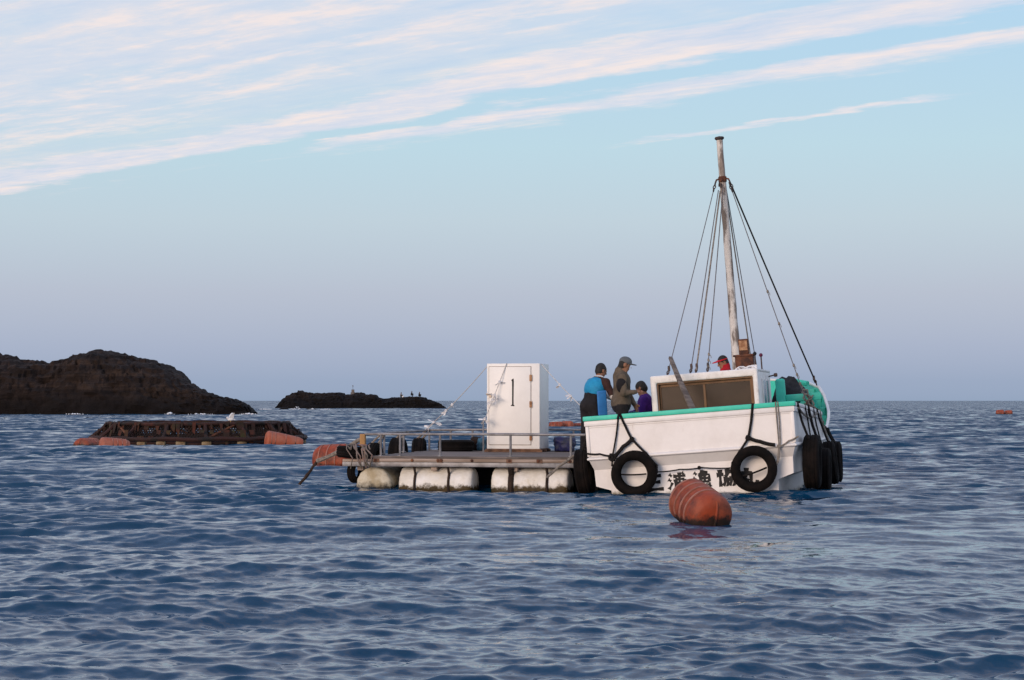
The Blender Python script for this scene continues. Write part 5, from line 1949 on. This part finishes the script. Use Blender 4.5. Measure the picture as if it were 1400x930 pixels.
hc = Vector((0.045, 0.0, 1.545)) + upv * 0.055
shell('cap', [ell(hc, (0.093, 0.108, 0.082), 0, cp, 0.02), ell(hc + fwd * 0.125 - upv * 0.030, (0.075, 0.075, 0.011), 0, cp, 0.02)], cloth('grey_cap', (0.115, 0.125, 0.135), (0.085, 0.09, 0.10)), p2, 0.0085)

# 3 - purple top, sitting beside the cabin
p3 = empty('person', (2.255, 34.25, 0.50), (0, 0, 0), 'person in a purple top sitting low beside the cabin, head bowed', 'person', 'people at work')
J = dict(pelvis=(0.07, 0.0, 0.53), neck=(0.035, 0.0, 1.01), head=(-0.035, 0.01, 1.155), look=(-0.78, 0.35, -0.55),
         sh_r=(0.07, 0.18, 0.945), el_r=(-0.10, 0.24, 0.73), wr_r=(-0.28, 0.14, 0.70), sh_l=(0.02, -0.18, 0.945), el_l=(-0.06, -0.25, 0.70), wr_l=(-0.26, -0.16, 0.66),
         hip_r=(0.04, 0.10, 0.52), kn_r=(-0.34, 0.13, 0.55), an_r=(-0.28, 0.13, 0.185), hip_l=(0.04, -0.10, 0.52), kn_l=(-0.34, -0.13, 0.55), an_l=(-0.28, -0.13, 0.185))
pb = body(J, (-0.95, 0.12, 0), {'r': dict(palm=(0, 0, -1)), 'l': dict(palm=(0, 0, -1))}, 1.1)
figure('body', pb, [M_skin, M_hair, cloth('purple_top', (0.085, 0.022, 0.21), (0.055, 0.014, 0.15)), cloth('purple_top', (0.085, 0.022, 0.21)), M_blackcloth, M_boot, M_eye], 0.0115, p3, 0.022, 7)
shell('collar', [ell((0.02, 0.0, 1.035), (0.078, 0.072, 0.026), 0, basis((-0.9, 0.1, -0.3)), 0.03)], cloth('white_collar', (0.74, 0.73, 0.71)), p3)
mb = MB()
mb.b2((-1.40, 2.45, DECK), (-0.98, 2.95, DECK + 0.33))
mb.build('side_locker', M_white, boat, bev=0.012)
# teal crate between them
cr = empty('fish_crate', label='teal plastic crate behind the gunwale between the brown jacket and purple top', cat='crate')
on_boat(cr, (-1.28, 2.22, DECK))
mt = pm('teal_plastic', (0.03, 0.30, 0.27), (0.025, 0.22, 0.20), 4, rough=0.5)
for nm, a, b in (('side', (-0.17, -0.12, 0.0), (0.17, -0.10, 0.72)), ('side', (-0.17, 0.10, 0.0), (0.17, 0.12, 0.72)), ('end', (-0.17, -0.098, 0.0), (-0.15, 0.098, 0.72)), ('end', (0.15, -0.098, 0.0), (0.17, 0.098, 0.72)),
                 ('rim', (-0.185, -0.135, 0.721), (0.185, -0.10, 0.75)), ('bottom', (-0.148, -0.098, 0.0), (0.148, 0.098, 0.02))):
    mb = MB()
    mb.b2(a, b)
    mb.build(nm, mt, cr, bev=0.006)

# 4 - red visor, behind the cabin
p4 = empty('person', (3.90, 36.85, 0.58), (0, 0, 0), 'person in a red visor and red jacket behind the cabin roof, beside the mast', 'person', 'people at work')
J = dict(pelvis=(0.06, 0.0, 0.88), neck=(0.055, 0.0, 1.42), head=(0.0, -0.01, 1.575), look=(-0.88, -0.25, -0.42),
         sh_r=(0.06, 0.18, 1.35), el_r=(-0.02, 0.26, 1.08), wr_r=(-0.2, 0.16, 0.98), sh_l=(0.06, -0.18, 1.35), el_l=(-0.02, -0.26, 1.08), wr_l=(-0.2, -0.16, 0.98),
         hip_r=(0.05, 0.09, 0.86), kn_r=(0.0, 0.10, 0.46), an_r=(0.05, 0.10, 0.09), hip_l=(0.05, -0.09, 0.86), kn_l=(0.0, -0.10, 0.46), an_l=(0.05, -0.10, 0.09))
pb = body(J, (-0.95, -0.2, 0), {}, 1.08)
pb.append(cap((0.055, 0.0, 1.41), (0.06, 0.0, 1.49), 0.092, 0.082, TOP, 0.04))
figure('body', pb, [M_skin, M_hair, cloth('red_jacket', (0.42, 0.016, 0.028), (0.30, 0.012, 0.02)), cloth('red_jacket', (0.42, 0.016, 0.028)), M_blackcloth, M_boot, M_eye], 0.0115, p4, 0.010, 9)
vb = basis((-0.88, -0.25, -0.30))
fw, uv = Vector(vb[:, 1]), Vector(vb[:, 2])
hc = Vector((0.0, -0.01, 1.575))
shell('visor', [ell(hc + uv * 0.045, (0.096, 0.110, 0.024), 0, vb, 0.01), ell(hc + uv * 0.040 + fw * 0.125, (0.080, 0.085, 0.012), 0, vb, 0.02)], cloth('red_visor', (0.55, 0.012, 0.03), (0.45, 0.01, 0.02), 0.5), p4, 0.0085)


# ------------------------------------------------------------------ on the far islet: beacon and anglers
from mathutils.bvhtree import BVHTree
isl = bpy.data.objects['rocky_islet']
bvh = BVHTree.FromPolygons([v.co.copy() for v in isl.data.vertices], [tuple(p.vertices) for p in isl.data.polygons])


def crest(px_):
    """highest point of the islet along the depth at a given x"""
    best = None
    for i in range(60):
        y = YJ - 2 + i * 0.3
        h = bvh.ray_cast(Vector((px_ * (y / YJ), y, 30)), Vector((0, 0, -1)))
        if h[0] is not None and (best is None or h[0].z > best.z):
            best = h[0]
    return best


c = crest((482.5 - 700) * kJ)
bc = empty('beacon', (c.x, c.y, c.z - 0.05), (0, 0, 0), 'small stone beacon with a thin pole on top of the islet', 'beacon')
M_stone = pm('beacon_stone', (0.16, 0.14, 0.13), (0.09, 0.08, 0.075), 2, rough=0.9)
mb = MB()
mb.b2((-0.42, -0.42, -0.3), (0.42, 0.42, 0.38))
mb.build('plinth', M_stone, bc, bev=0.04)
mb = MB()
mb.b2((-0.27, -0.27, 0.381), (0.27, 0.27, 0.92))
mb.build('pillar', M_stone, bc, bev=0.03)
mb = MB()
mb.tube([(0, 0, 0.92), (0, 0, 1.75)], 0.03, 8)
mb.build('pole', M_darkmetal, bc)
mb = MB()
mb.lathe([(0.0, 1.50), (0.09, 1.52), (0.10, 1.66), (0.06, 1.76), (0.0, 1.78)], 12, 'Z')
mb.build('lamp', M_stone, bc)
for i, (ppx, cl_, lab) in enumerate(((548, (0.20, 0.19, 0.19), 'tiny angler crouching on the islet, leftmost of the three, beside a white bag'), (562.5, (0.02, 0.02, 0.025), 'tiny dark angler on the islet, middle and tallest of the three'),
                                     (573, (0.03, 0.025, 0.03), 'tiny dark angler sitting on the islet, rightmost of the three'))):
    c = crest((ppx - 700) * kJ)
    f = empty('person', (c.x, c.y, c.z - 0.16), (0, 0, 0), lab, 'person', 'anglers on the islet')
    h = (0.0, 0.16, 0.0)[i]
    J = dict(pelvis=(0.0, 0.0, 0.34 + h), neck=(0.06, 0.0, 0.80 + h), head=(0.09, 0.0, 0.96 + h), look=(1, 0, -0.2),
             sh_r=(0.06, -0.18, 0.75 + h), el_r=(0.18, -0.22, 0.55 + h), wr_r=(0.34, -0.14, 0.58 + h), sh_l=(0.06, 0.18, 0.75 + h), el_l=(0.18, 0.22, 0.55 + h), wr_l=(0.34, 0.14, 0.58 + h),
             hip_r=(0.0, -0.1, 0.34 + h), kn_r=(0.32, -0.12, 0.46 + h * 0.6), an_r=(0.16, -0.12, 0.09), hip_l=(0.0, 0.1, 0.34 + h), kn_l=(0.32, 0.12, 0.46 + h * 0.6), an_l=(0.16, 0.12, 0.09))
    m_ = cloth('angler_cloth_' + 'abc'[i], cl_)
    figure('body', body(J, (1, 0, 0), {}, 1.25), [M_skin, M_hair, m_, m_, M_blackcloth, M_boot, M_eye], 0.022, f)
c = crest((549.5 - 700) * kJ)
bg = MB()
bg.lathe([(0.0, 0.0), (0.22, 0.02), (0.24, 0.15), (0.16, 0.30), (0.05, 0.34), (0.0, 0.35)], 14, 'Z', wob=lambda t, h: 1 + 0.08 * math.sin(3 * t))
o = bg.build('bag', M_rag, None)
o.location = (c.x + 0.25, c.y - 0.35, c.z - 0.10)
tag(o, 'small white bag beside the leftmost angler on the islet', 'bag')
